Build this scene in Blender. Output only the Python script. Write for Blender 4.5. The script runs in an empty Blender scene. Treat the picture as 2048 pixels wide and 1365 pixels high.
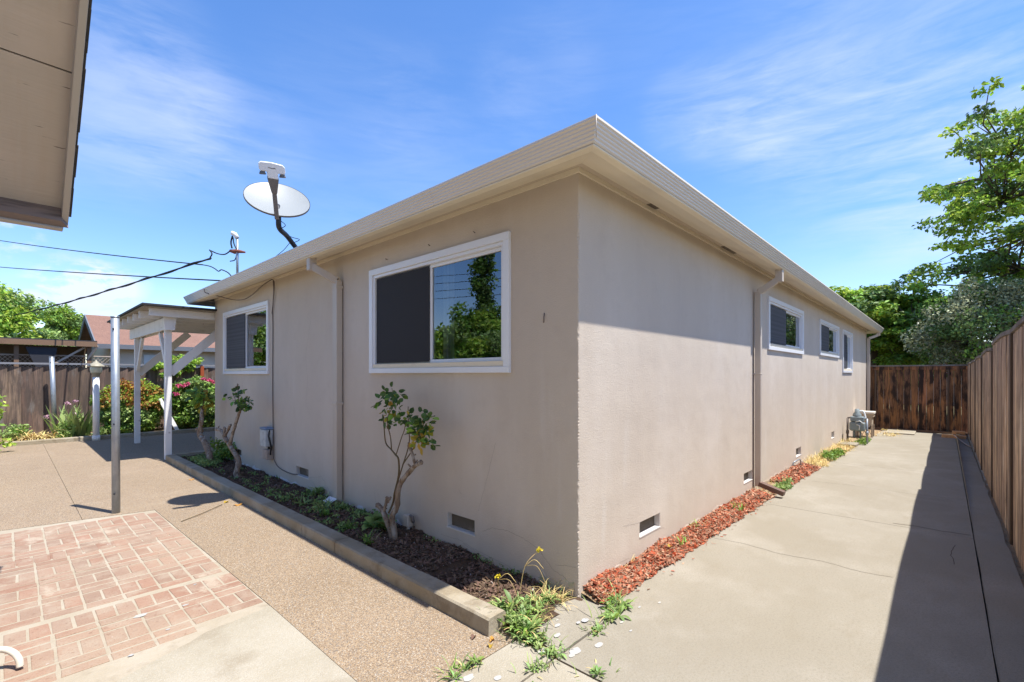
import bpy, math, random
from mathutils import Vector, Matrix, noise as mnoise
random.seed(7)
R = math.radians
S = bpy.context.scene
COL = S.collection
V = Vector

# ------------------------------------------------------------------ camera
FW = V((0.73324, 0.67997, 0.0)); RT = V((0.67997, -0.73324, 0.0))
CAM = V((-2.6636, -1.8481, 1.55))
cd = bpy.data.cameras.new('camera'); cam = bpy.data.objects.new('camera', cd); COL.objects.link(cam)
cam.location = CAM
cam.rotation_euler = (R(90), 0, math.atan2(FW.y, FW.x) - R(90))
cd.sensor_width = 36; cd.lens = 36 * 936 / 2048; cd.shift_y = (750 - 682.5) / 2048
cd.clip_end = 800; cd.clip_start = 0.05
S.camera = cam

# ------------------------------------------------------------------ sun, sky, exposure
SUN_AZ = V((0.333, -0.943)); SUN_EL = R(69.25)
sd = bpy.data.lights.new('sun', 'SUN'); sun = bpy.data.objects.new('sun', sd); COL.objects.link(sun)
sd.energy = 5.0; sd.angle = R(0.53); sd.color = (1.0, 0.972, 0.91)
sdir = V((SUN_AZ.x * math.cos(SUN_EL), SUN_AZ.y * math.cos(SUN_EL), math.sin(SUN_EL))).normalized()
sun.rotation_euler = sdir.to_track_quat('Z', 'Y').to_euler()
sun.location = (0, 0, 30)
S.view_settings.view_transform = 'Standard'; S.view_settings.look = 'None'
S.view_settings.exposure = 0.75; S.view_settings.gamma = 1.0; S.view_settings.use_curve_mapping = False
S.cycles.max_bounces = 8; S.cycles.diffuse_bounces = 4; S.cycles.transparent_max_bounces = 12

W = bpy.data.worlds.new('World'); S.world = W; W.use_nodes = True
nt = W.node_tree; nt.nodes.clear()
def wn(t, **k):
    n = nt.nodes.new(t)
    for a, b in k.items(): setattr(n, a, b)
    return n
def wl(a, b): nt.links.new(a, b)
sky = wn('ShaderNodeTexSky', sky_type='NISHITA', sun_disc=False, sun_elevation=SUN_EL,
         sun_rotation=math.atan2(SUN_AZ.x, SUN_AZ.y), altitude=10, air_density=1.0, dust_density=0.35, ozone_density=2.2)
tc = wn('ShaderNodeTexCoord'); nrm = wn('ShaderNodeVectorMath', operation='NORMALIZE'); wl(tc.outputs['Generated'], nrm.inputs[0])
def wmath(op, a, b=None, clamp=False):
    n = wn('ShaderNodeMath', operation=op, use_clamp=clamp)
    for i, x in enumerate((a, b)):
        if x is None: continue
        if isinstance(x, (int, float)): n.inputs[i].default_value = x
        else: wl(x, n.inputs[i])
    return n.outputs[0]
def wnoise(scale3, sc, det, rough, dist=0.0, w=0):
    m = wn('ShaderNodeMapping'); m.inputs['Scale'].default_value = scale3; m.inputs['Rotation'].default_value = (0.18, -0.10, 0.3); m.inputs['Location'].default_value = (w, w, 0)
    wl(nrm.outputs[0], m.inputs[0])
    n = wn('ShaderNodeTexNoise'); n.inputs['Scale'].default_value = sc; n.inputs['Detail'].default_value = det
    n.inputs['Roughness'].default_value = rough; n.inputs['Distortion'].default_value = dist; wl(m.outputs[0], n.inputs['Vector'])
    return n.outputs['Fac']
def skydir(px, py):                       # direction of a cloud bank as seen from the yard
    return (FW + RT * ((px - 1024) / 936) + V((0, 0, (750 - py) / 936))).normalized()
def blob(px, py, deg, amp):
    d = wn('ShaderNodeVectorMath', operation='DOT_PRODUCT'); wl(nrm.outputs[0], d.inputs[0]); d.inputs[1].default_value = skydir(px, py)
    mr = wn('ShaderNodeMapRange', interpolation_type='SMOOTHERSTEP'); wl(d.outputs['Value'], mr.inputs[0])
    mr.inputs[1].default_value = math.cos(R(deg)); mr.inputs[2].default_value = 1.0; mr.inputs[3].default_value = 0; mr.inputs[4].default_value = amp
    return mr.outputs[0]
def addall(l):
    o = l[0]
    for x in l[1:]: o = wmath('ADD', o, x)
    return o
cir = addall([blob(*b) for b in [(180, 160, 13, .75), (330, 230, 9, .55), (480, 290, 8, .4), (700, 290, 14, .3), (900, 260, 12, .25), (1080, 158, 8, .35), (1380, 225, 6, .6), (1480, 240, 7, .7),
    (1600, 225, 8, .6), (1850, 140, 20, .75), (2000, 260, 14, .7), (1900, 380, 9, .6), (1700, 300, 10, .35), (1750, 470, 10, .3), (1300, 60, 12, .2)]])
n1 = wnoise((1, 1, 4.5), 2.6, 9, .62, .6)
n2 = wnoise((1, 1, 7), 7, 7, .6, .9, 3)
nm = wmath('ADD', wmath('MULTIPLY', n1, .7), wmath('MULTIPLY', n2, .3))
mr = wn('ShaderNodeMapRange', interpolation_type='SMOOTHSTEP'); wl(nm, mr.inputs[0]); mr.inputs[1].default_value = .33; mr.inputs[2].default_value = .70
cirm = wmath('MULTIPLY', wmath('MULTIPLY', mr.outputs[0], cir), .33, True)
puff = addall([blob(*b) for b in [(150, 585, 4.2, 1.0), (205, 572, 3, .9), (95, 592, 3, .7), (265, 570, 2, .5), (5, 462, 3, .9), (225, 590, 3, .6)]])
pn = wnoise((1, 1, 2.2), 16, 8, .6, .2, 5)
mr2 = wn('ShaderNodeMapRange', interpolation_type='SMOOTHSTEP'); wl(pn, mr2.inputs[0]); mr2.inputs[1].default_value = .42; mr2.inputs[2].default_value = .62
pufm = wmath('MULTIPLY', wmath('MULTIPLY', mr2.outputs[0], puff), .8, True)
cm = wmath('MAXIMUM', cirm, pufm)
hs = wn('ShaderNodeHueSaturation'); hs.inputs['Saturation'].default_value = 1.22; wl(sky.outputs[0], hs.inputs['Color'])
tint = wn('ShaderNodeMix', data_type='RGBA', blend_type='MULTIPLY'); tint.inputs[0].default_value = 1; wl(hs.outputs[0], tint.inputs[6]); tint.inputs[7].default_value = (1.0, .955, 1.06, 1)
mix = wn('ShaderNodeMix', data_type='RGBA'); wl(cm, mix.inputs[0]); wl(tint.outputs[2], mix.inputs[6]); mix.inputs[7].default_value = (3.6, 4.0, 4.9, 1)
bg = wn('ShaderNodeBackground'); bg.inputs[1].default_value = 0.15; wl(mix.outputs[2], bg.inputs[0])
wo = wn('ShaderNodeOutputWorld'); wl(bg.outputs[0], wo.inputs[0])

# ------------------------------------------------------------------ materials
def hexc(r, g, b): return (r, g, b, 1)
def mat(name, base, rough=.8, spec=.3, layers=(), bumps=(), island=0.0, ihue=0.0, metal=0.0, trans=0.0, coat=0.0, ior=None, isat=0.0):
    """layers: (scale, (sx,sy,sz), lo, hi, colour, amount, detail); bumps: (scale,(sx,sy,sz),distance_m,detail,kind)"""
    m = bpy.data.materials.new(name); m.use_nodes = True
    t = m.node_tree; b = t.nodes['Principled BSDF']; out = t.nodes['Material Output']
    L = t.links.new; N = t.nodes.new
    b.inputs['Roughness'].default_value = rough; b.inputs['Specular IOR Level'].default_value = spec
    b.inputs['Metallic'].default_value = metal
    if coat: b.inputs['Coat Weight'].default_value = coat
    if ior: b.inputs['IOR'].default_value = ior
    co = N('ShaderNodeTexCoord').outputs['Object']
    def tex(sc, st, det, kind='noise'):
        mp = N('ShaderNodeMapping'); mp.inputs['Scale'].default_value = st; L(co, mp.inputs[0])
        if kind == 'voro':
            n = N('ShaderNodeTexVoronoi'); n.inputs['Scale'].default_value = sc; L(mp.outputs[0], n.inputs['Vector']); return n
        n = N('ShaderNodeTexNoise'); n.inputs['Scale'].default_value = sc; n.inputs['Detail'].default_value = det
        n.inputs['Roughness'].default_value = .6; L(mp.outputs[0], n.inputs['Vector']); return n
    c = N('ShaderNodeRGB'); c.outputs[0].default_value = (*base, 1); cur = c.outputs[0]
    if island or ihue:
        g = N('ShaderNodeNewGeometry'); h = N('ShaderNodeHueSaturation'); L(cur, h.inputs['Color'])
        mr = N('ShaderNodeMapRange'); L(g.outputs['Random Per Island'], mr.inputs[0]); mr.inputs[3].default_value = 1 - island; mr.inputs[4].default_value = 1 + island
        L(mr.outputs[0], h.inputs['Value'])
        w = N('ShaderNodeTexWhiteNoise'); w.noise_dimensions = '1D'; L(g.outputs['Random Per Island'], w.inputs['W'])
        mr = N('ShaderNodeMapRange'); L(w.outputs['Value'], mr.inputs[0]); mr.inputs[3].default_value = .5 - ihue; mr.inputs[4].default_value = .5 + ihue
        L(mr.outputs[0], h.inputs['Hue'])
        if isat:
            mr = N('ShaderNodeMapRange'); L(w.outputs['Value'], mr.inputs[0]); mr.inputs[3].default_value = 1 + isat; mr.inputs[4].default_value = 1 - isat
            L(mr.outputs[0], h.inputs['Saturation'])
        cur = h.outputs[0]
    for (sc, st, lo, hi, colr, amt, det) in layers:
        if det < 0:                                   # voronoi cell grains
            n = tex(sc, st, 0, 'voro'); sp = N('ShaderNodeSeparateColor'); L(n.outputs['Color'], sp.inputs[0]); fac = sp.outputs[0]
        else:
            fac = tex(sc, st, det % 100).outputs['Fac']
        if det >= 100:                                # thin wandering bands where the noise crosses its mean
            a_ = N('ShaderNodeMath'); a_.operation = 'SUBTRACT'; L(fac, a_.inputs[0]); a_.inputs[1].default_value = .5
            b_ = N('ShaderNodeMath'); b_.operation = 'ABSOLUTE'; L(a_.outputs[0], b_.inputs[0])
            c_ = N('ShaderNodeMath'); c_.operation = 'SUBTRACT'; c_.inputs[0].default_value = 1; L(b_.outputs[0], c_.inputs[1]); fac = c_.outputs[0]
        mr = N('ShaderNodeMapRange'); mr.interpolation_type = 'SMOOTHSTEP'; L(fac, mr.inputs[0])
        mr.inputs[1].default_value = lo; mr.inputs[2].default_value = hi; mr.inputs[3].default_value = 0; mr.inputs[4].default_value = amt
        x = N('ShaderNodeMix'); x.data_type = 'RGBA'; L(mr.outputs[0], x.inputs[0]); L(cur, x.inputs[6]); x.inputs[7].default_value = (*colr, 1); cur = x.outputs[2]
    L(cur, b.inputs['Base Color'])
    prev = None
    for (sc, st, dist, det, kind) in bumps:
        n = tex(sc, st, det, kind); bp = N('ShaderNodeBump'); bp.inputs['Strength'].default_value = 1.0; bp.inputs['Distance'].default_value = dist
        L(n.outputs['Distance'] if kind == 'voro' else n.outputs['Fac'], bp.inputs['Height'])
        if prev: L(prev, bp.inputs['Normal'])
        prev = bp.outputs[0]
    if prev: L(prev, b.inputs['Normal'])
    if trans:
        tr = N('ShaderNodeBsdfTranslucent'); L(cur, tr.inputs['Color']); ms = N('ShaderNodeMixShader'); ms.inputs[0].default_value = trans
        L(b.outputs[0], ms.inputs[1]); L(tr.outputs[0], ms.inputs[2]); L(ms.outputs[0], out.inputs[0])
    return m
I1 = (1, 1, 1)
M = {}
M['stucco'] = mat('stucco', (.535, .455, .372), .92, .15,
    layers=[(1.3, (1, 1, .5), .40, .72, (.60, .525, .45), .6, 6), (.9, (2.2, 2.2, .35), .42, .72, (.49, .41, .335), .42, 7), (5, I1, .48, .75, (.47, .39, .32), .35, 8), (5, (1, 1, .12), .58, .78, (.60, .55, .50), .35, 5), (120, I1, .5, .8, (.40, .34, .28), .30, 3), (22, I1, .70, .78, (.36, .30, .25), .35, 5)],
    bumps=[(110, I1, .0030, 6, 'noise'), (34, I1, .0016, 3, 'noise'), (2.0, I1, .010, 2, 'noise')])
M['efflor'] = mat('stucco_base_stain', (.60, .56, .55), .95, .1, bumps=[(70, I1, .003, 7, 'noise')])
M['gutter'] = mat('painted_gutter', (.66, .60, .52), .33, .5, layers=[(1.2, (1, 1, 1), .45, .75, (.68, .63, .57), .4, 4)], bumps=[(2.5, (1, 1, 1), .0015, 2, 'noise')])
M['fascia'] = mat('gutter_lip_paint', (.74, .66, .51), .5, .4, layers=[(2, I1, .5, .8, (.50, .43, .34), .4, 4)])
M['ds'] = mat('downspout_paint', (.50, .43, .36), .5, .4, layers=[(3, (1, 1, .3), .45, .75, (.42, .35, .29), .4, 4)])
M['dsbrown'] = mat('brown_spout_paint', (.14, .085, .065), .5, .4)
M['eavepaint'] = mat('eave_paint', (.56, .48, .38), .7, .25)
M['soffit'] = mat('soffit_wood', (.36, .27, .19), .8, .2, layers=[(6, (1, 1, 1), .4, .7, (.28, .20, .14), .5, 5)])
M['roof'] = mat('composition_shingle', (.16, .14, .13), .95, .1, layers=[(60, I1, .35, .65, (.09, .08, .08), .7, 3)], bumps=[(80, I1, .004, 3, 'noise')])
M['vinyl'] = mat('white_vinyl', (.72, .72, .74), .35, .45, layers=[(3, I1, .5, .8, (.62, .62, .62), .3, 4)])
M['sill'] = mat('cream_sill', (.70, .61, .46), .6, .3, layers=[(8, I1, .55, .8, (.5, .42, .3), .5, 4)])
M['screen'] = mat('insect_screen', (.022, .021, .024), .75, .25, layers=[(900, I1, .3, .7, (.045, .042, .045), .6, 1)])
M['screen2'] = mat('insect_screen_with_blind', (.07, .072, .085), .7, .3, layers=[(30, (0, 0, 1), .45, .55, (.045, .046, .055), .7, 0)])
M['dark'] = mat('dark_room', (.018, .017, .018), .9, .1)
M['curtain'] = mat('curtain', (.55, .62, .64), .85, .2, layers=[(40, (1, 1, 0), .4, .6, (.35, .42, .45), .6, 2)])
M['mesh'] = mat('vent_mesh', (.135, .112, .085), .8, .3, layers=[(350, I1, .4, .6, (.09, .075, .06), .8, 1), (6, I1, .5, .7, (.32, .27, .22), .6, 4)])
M['ventsill'] = mat('vent_flange', (.60, .56, .52), .6, .3)
def glass():
    m = bpy.data.materials.new('window_glass'); m.use_nodes = True; t = m.node_tree; t.nodes.clear()
    N = t.nodes.new; L = t.links.new
    o = N('ShaderNodeOutputMaterial'); g = N('ShaderNodeBsdfGlossy'); g.inputs['Roughness'].default_value = 0.0; g.inputs['Color'].default_value = (.86, .92, 1, 1)
    tr = N('ShaderNodeBsdfTransparent'); tr.inputs[0].default_value = (.75, .8, .8, 1); fr = N('ShaderNodeFresnel'); fr.inputs[0].default_value = 1.9
    mm = N('ShaderNodeMath'); mm.operation = 'MULTIPLY'; mm.inputs[1].default_value = 1.5; mm.use_clamp = True; L(fr.outputs[0], mm.inputs[0])
    nz = N('ShaderNodeTexNoise'); nz.inputs['Scale'].default_value = 2.2; bp = N('ShaderNodeBump'); bp.inputs['Distance'].default_value = .0004; L(nz.outputs['Fac'], bp.inputs['Height']); L(bp.outputs[0], g.inputs['Normal'])
    mx = N('ShaderNodeMixShader'); L(mm.outputs[0], mx.inputs[0]); L(tr.outputs[0], mx.inputs[1]); L(g.outputs[0], mx.inputs[2]); L(mx.outputs[0], o.inputs[0]); return m
M['glass'] = glass()
M['concrete'] = mat('concrete', (.285, .255, .203), .9, .2,
    layers=[(.55, I1, .38, .68, (.24, .208, .155), .65, 7), (1.4, I1, .48, .72, (.33, .298, .245), .7, 8), (.45, I1, .965, .998, (.36, .325, .27), .22, 102), (3.1, (1, 2.4, 1), .52, .72, (.24, .205, .15), .4, 7), (75, I1, .42, .75, (.205, .175, .13), .6, 5), (260, I1, .52, .72, (.13, .11, .09), .55, 2), (200, I1, .60, .78, (.45, .42, .36), .5, 2), (9, I1, .70, .76, (.42, .40, .36), .5, 6), (26, I1, .70, .76, (.15, .12, .085), .5, 3)],
    bumps=[(140, I1, .0022, 6, 'noise'), (6, I1, .006, 4, 'noise')])
M['concrete_old'] = mat('old_exposed_concrete', (.315, .28, .215), .92, .2,
    layers=[(.8, I1, .40, .65, (.39, .355, .295), .8, 7), (2.3, I1, .48, .68, (.225, .185, .13), .6, 8), (170, I1, 0.45, .9, (.30, .25, .18), .35, -1), (190, I1, .84, .95, (.46, .42, .36), .3, -1), (300, I1, .55, .75, (.22, .18, .14), .5, 2)],
    bumps=[(130, I1, .002, 0, 'voro'), (9, I1, .006, 4, 'noise')])
M['kerb'] = mat('kerb_concrete', (.30, .245, .165), .9, .2,
    layers=[(2.5, I1, .40, .65, (.38, .335, .26), .75, 6), (6, (1, 1, 1), .48, .70, (.20, .155, .10), .75, 8), (60, I1, .5, .75, (.22, .19, .15), .4, 4)], bumps=[(60, I1, .004, 6, 'noise'), (5, I1, .008, 3, 'noise')])
M['aggregate'] = mat('exposed_aggregate', (.262, .190, .118), .88, .25,
    layers=[(.5, I1, .40, .66, (.32, .235, .155), .8, 6), (2.2, (1, .5, 1), .48, .72, (.215, .148, .09), .5, 7), (.8, (1, 3, 1), .56, .72, (.35, .275, .19), .5, 7), (190, I1, .30, .95, (.37, .27, .175), .8, -1), (215, I1, .62, .80, (.115, .078, .052), .75, -1), (180, I1, .88, .95, (.47, .42, .35), .7, -1), (205, (1.1, 1, 1), .82, .90, (.15, .148, .145), .7, -1)],
    bumps=[(190, I1, .0022, 0, 'voro'), (4, I1, .006, 3, 'noise')])
M['brick'] = mat('paving_brick', (.28, .18, .13), .9, .2, island=.12, ihue=.008, isat=.12,
    layers=[(1.1, I1, .42, .66, (.33, .235, .17), .85, 7), (6, (1, 1, 1), .44, .66, (.34, .27, .205), .7, 8), (90, I1, .5, .75, (.20, .10, .06), .5, 4), (1.9, (1.4, .8, 1), .59, .67, (.41, .345, .27), .65, 9), (30, I1, .58, .70, (.15, .08, .05), .5, 6), (14, I1, .69, .73, (.5, .48, .45), .7, 4)],
    bumps=[(60, I1, .004, 6, 'noise')])
M['mortar'] = mat('mortar', (.34, .29, .22), .95, .1, layers=[(3, I1, .4, .7, (.41, .365, .30), .6, 7), (9, I1, .52, .72, (.25, .205, .15), .5, 6)], bumps=[(60, I1, .004, 6, 'noise'), (6, I1, .012, 4, 'noise')])
M['soil'] = mat('soil', (.10, .066, .045), 1, .05, layers=[(9, I1, .45, .7, (.06, .038, .027), .7, 7), (40, I1, .6, .75, (.2, .15, .11), .5, 4)], bumps=[(30, I1, .02, 7, 'noise')])
M['drysoil'] = mat('dry_soil', (.30, .215, .13), 1, .05, layers=[(7, I1, .45, .7, (.20, .135, .08), .7, 7), (30, I1, .6, .75, (.42, .34, .2), .6, 4)], bumps=[(30, I1, .02, 7, 'noise')])
M['barkdark'] = mat('dark_bark_chip', (.135, .085, .058), .85, .2, island=.55, ihue=.02)
M['barkred'] = mat('red_bark_chip', (.33, .14, .08), .8, .25, island=.55, ihue=.022, isat=.25)
M['pebble'] = mat('pale_pebble', (.5, .46, .42), .8, .2, island=.4)
M['cane'] = mat('rose_cane', (.23, .165, .115), .9, .15, layers=[(14, (1, 1, .4), .45, .62, (.42, .36, .30), .8, 6), (30, (1, 1, .6), .5, .7, (.09, .06, .045), .8, 4)], bumps=[(40, (1, 1, .5), .012, 6, 'noise')])
M['stem'] = mat('thin_stem', (.13, .10, .055), .8, .2, layers=[(30, I1, .5, .7, (.19, .09, .06), .6, 3)])
def leafm(n, c, isl=.4, hue=.03, tr=.3, rough=.5): return mat(n, c, rough, .35, island=isl, ihue=hue, trans=tr)
M['roseleaf'] = leafm('rose_leaf', (0.08, 0.15, 0.04), .45, .02)
M['yellowleaf'] = leafm('yellowing_leaf', (.42, .34, .04), .3, .04)
M['weedleaf'] = leafm('weed_leaf', (0.27, 0.37, 0.12), .35, .025)
M['weeddark'] = leafm('low_weed_leaf', (0.21, 0.31, 0.09), .45, .03)
M['grassy'] = leafm('fresh_grass', (.16, .27, .04), .4, .03)
M['drygrass'] = leafm('dry_grass', (.62, .48, .20), .4, .02, .2)
M['leafbright'] = leafm('bright_leaf', (0.36, 0.5, 0.07), .45, .03, .42)
M['leafmid'] = leafm('mid_leaf', (0.2, 0.33, 0.055), .5, .03, .35)
M['leafdark'] = leafm('dark_leaf', (0.14, 0.22, 0.06), .5, .02, .25)
M['leafolive'] = leafm('olive_leaf', (0.31, 0.325, 0.18), .5, .02, .2, .38)
M['leafmaple'] = leafm('maple_leaf', (0.24, 0.36, 0.045), .5, .03, .38)
M['leafcopper'] = leafm('copper_leaf', (0.4, 0.2, 0.05), .4, .035, .35)
M['leafshrub'] = leafm('shrub_leaf', (0.3, 0.42, 0.13), .5, .02, .3)
M['petal'] = leafm('pink_petal', (.62, .10, .22), .3, .02)
M['palepink'] = leafm('pale_pink_petal', (.62, .38, .46), .2, .02)
M['yellowpetal'] = leafm('yellow_petal', (.75, .62, .04), .15, .01)
M['orangeleaf'] = leafm('fallen_leaf', (0.55, 0.34, 0.05), .35, .04)
M['trunk'] = mat('tree_bark', (.12, .09, .065), .95, .1, layers=[(8, (1, 1, .3), .45, .65, (.2, .16, .12), .7, 6)], bumps=[(18, (1, 1, .3), .03, 6, 'noise')])
def woodm(n, base, c2, c3, amt3=.75, isl=.25, c4=None, hue=.01):
    ly = [(3.0, (2.2, 2.2, .45), .42, .60, c2, .85, 7), (60, (1, 1, .04), .42, .62, c3, .6, 4), (2.2, (3.0, 3.0, .8), .46, .60, c3, amt3, 8), (14, (1, 1, .10), .52, .64, c3, .6, 5), (9, (1, 1, .6), .70, .76, (.03, .02, .015), .8, 3)]
    if c4: ly.append((1.6, (2.6, 2.6, .7), .56, .70, c4, .7, 6))
    return mat(n, base, .85, .2, layers=ly, island=isl, ihue=hue, bumps=[(55, (1, 1, .05), .004, 5, 'noise')])
M['fence_end'] = woodm('stained_redwood', (.38, .175, .075), (.22, .12, .07), (.032, .022, .018), .95, .35)
M['fence_side'] = woodm('sunworn_redwood', (.62, .42, .27), (.46, .33, .235), (.20, .14, .10), .75, .35, (.68, .56, .43))
M['fence_far'] = woodm('grey_brown_boards', (.225, .15, .11), (.165, .115, .09), (.085, .065, .055), .6, .35, (.25, .23, .21), .012)
M['fence_cap'] = mat('weathered_cap_wood', (.22, .185, .155), .9, .15, layers=[(4, (1, 1, 1), .42, .62, (.12, .09, .07), .7, 6), (40, (.1, 1, 1), .5, .7, (.3, .27, .24), .5, 4)])
M['post_dark'] = mat('dark_post_wood', (.12, .085, .06), .9, .15, layers=[(4, (2, 2, .4), .45, .65, (.13, .09, .06), .7, 6)])
M['redpost'] = mat('reddish_post', (.33, .075, .03), .8, .2, layers=[(6, (1, 1, .3), .5, .7, (.22, .05, .02), .6, 5)])
M['capgrey'] = mat('grey_rail', (.22, .22, .24), .7, .3)
M['white_wood'] = mat('white_painted_wood', (.80, .78, .76), .65, .3, layers=[(3, (1, 1, .5), .50, .75, (.58, .55, .52), .6, 6), (9, I1, .64, .72, (.36, .31, .26), .6, 6)], bumps=[(40, (1, 1, .1), .002, 4, 'noise')])
M['purlin'] = mat('patio_cover_deck', (.34, .30, .25), .8, .2, layers=[(5, (1, 1, 1), .45, .7, (.33, .28, .24), .6, 5)])
M['roofedge'] = mat('dark_roof_edge', (.035, .035, .04), .7, .3)
M['galv'] = mat('galvanized_steel', (.34, .37, .40), .42, .5, metal=.55, layers=[(18, (1, 1, .5), .42, .65, (.26, .29, .33), .7, 5), (7, I1, .68, .74, (.22, .15, .1), .5, 5)])
M['lamp'] = mat('lamp_metal', (.30, .27, .20), .5, .4)
M['lampglass'] = mat('lamp_glass', (.62, .58, .42), .15, .6)
M['dish'] = mat('dish_face', (.265, .28, .28), .45, .4, layers=[(6, I1, .45, .7, (.24, .255, .25), .5, 5)])
M['dishback'] = mat('dish_back', (.16, .16, .17), .5, .4)
M['arm'] = mat('dish_arm', (.17, .145, .13), .55, .4)
M['lnb'] = mat('lnb_white', (.82, .82, .84), .4, .4)
M['black'] = mat('black_steel', (.022, .025, .035), .5, .4)
M['cable'] = mat('black_cable', (.02, .02, .022), .6, .3)
M['cablebrown'] = mat('painted_cable', (.16, .13, .115), .7, .3)
M['boxgrey'] = mat('phone_box_grey', (.50, .51, .50), .6, .35, layers=[(8, I1, .5, .7, (.26, .25, .24), .6, 5)])
M['boxbeige'] = mat('phone_box_beige', (.42, .33, .27), .7, .3, layers=[(8, I1, .5, .7, (.3, .22, .17), .6, 5)])
M['boxblue'] = mat('phone_box_cap', (.17, .24, .36), .5, .4)
M['meter'] = mat('meter_grey', (.20, .24, .25), .5, .4)
M['meterwhite'] = mat('meter_face', (.62, .64, .64), .4, .4)
M['cream'] = mat('cream_plastic', (.66, .60, .50), .55, .35)
M['tan'] = mat('tan_plastic', (.42, .34, .25), .6, .3)
M['rust'] = mat('rusty_clamp', (.20, .07, .045), .8, .3)
M['nwall'] = mat('neighbour_stucco', (.66, .58, .48), .9, .2, layers=[(2, I1, .45, .7, (.45, .39, .33), .5, 5)])
M['ngable'] = mat('neighbour_gable_siding', (.42, .47, .56), .8, .2)
M['ntrim'] = mat('neighbour_trim', (.15, .16, .18), .7, .3)
M['nroof'] = mat('brown_shingles', (.25, .145, .11), .95, .1, layers=[(2.5, (1, 1, 1), .4, .65, (.30, .175, .13), .6, 5), (22, (1, 4, 4), .42, .6, (.17, .10, .08), .7, 4)], bumps=[(30, (1, 3, 3), .02, 3, 'noise')])
M['salmon'] = mat('salmon_stucco', (.52, .38, .30), .9, .2)
M['brownbeam'] = mat('brown_beam', (.22, .135, .085), .8, .2, layers=[(5, I1, .5, .7, (.15, .09, .06), .6, 5)])
M['lattice'] = mat('lattice_wood', (.5, .4, .32), .8, .2)
M['tarp'] = mat('dark_tarp', (.035, .035, .042), .7, .3)
M['soffitold'] = mat('painted_sheathing', (.55, .47, .39), .85, .2, layers=[(30, (1, .06, .06), .45, .65, (.54, .44, .35), .5, 5), (7, (.8, 5, 5), .66, .72, (.10, .075, .06), .95, 3), (2, I1, .45, .7, (.66, .55, .46), .5, 5)], bumps=[(50, (.06, 1, 1), .003, 5, 'noise')])
M['rawwood'] = mat('raw_fascia_wood', (.26, .195, .16), .85, .2, layers=[(5, (.3, 2, 3), .45, .62, (.10, .075, .062), .8, 6)], bumps=[(40, (.1, 1, 1), .004, 5, 'noise')])
M['bargeboard'] = mat('bargeboard_paint', (.50, .44, .37), .7, .25, layers=[(8, (1, .3, .3), .6, .75, (.38, .32, .26), .6, 5)])
M['oldshingle'] = mat('old_shingle', (.07, .065, .06), .95, .1, layers=[(30, I1, .5, .7, (.13, .11, .09), .7, 4)], bumps=[(40, I1, .01, 4, 'noise')])
M['block'] = mat('orange_brick_block', (.75, .42, .20), .85, .2, island=.2, layers=[(20, I1, .5, .7, (.3, .15, .08), .5, 4)])
M['flagred'] = mat('flag_red', (.42, .05, .06), .8, .1); M['flagwhite'] = mat('flag_white', (.7, .68, .7), .8, .1); M['flagblue'] = mat('flag_blue', (.06, .09, .25), .8, .1)
M['paintspot'] = mat('white_paint_spot', (.37, .365, .36), .7, .3, layers=[(30, I1, .42, .62, (.40, .37, .31), .85, 6)])
M['hose'] = mat('cream_hose', (.62, .56, .46), .5, .4)
M['crack'] = mat('hairline_crack', (.27, .225, .19), .95, .1)
M['crackdark'] = mat('open_crack', (.10, .08, .06), .95, .1)
M['ground'] = mat('yard_ground', (.20, .16, .10), 1, .05, layers=[(.6, I1, .45, .6, (.10, .13, .05), .7, 6)])
M['stain'] = mat('algae_stain', (.40, .37, .24), .95, .1)

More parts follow.
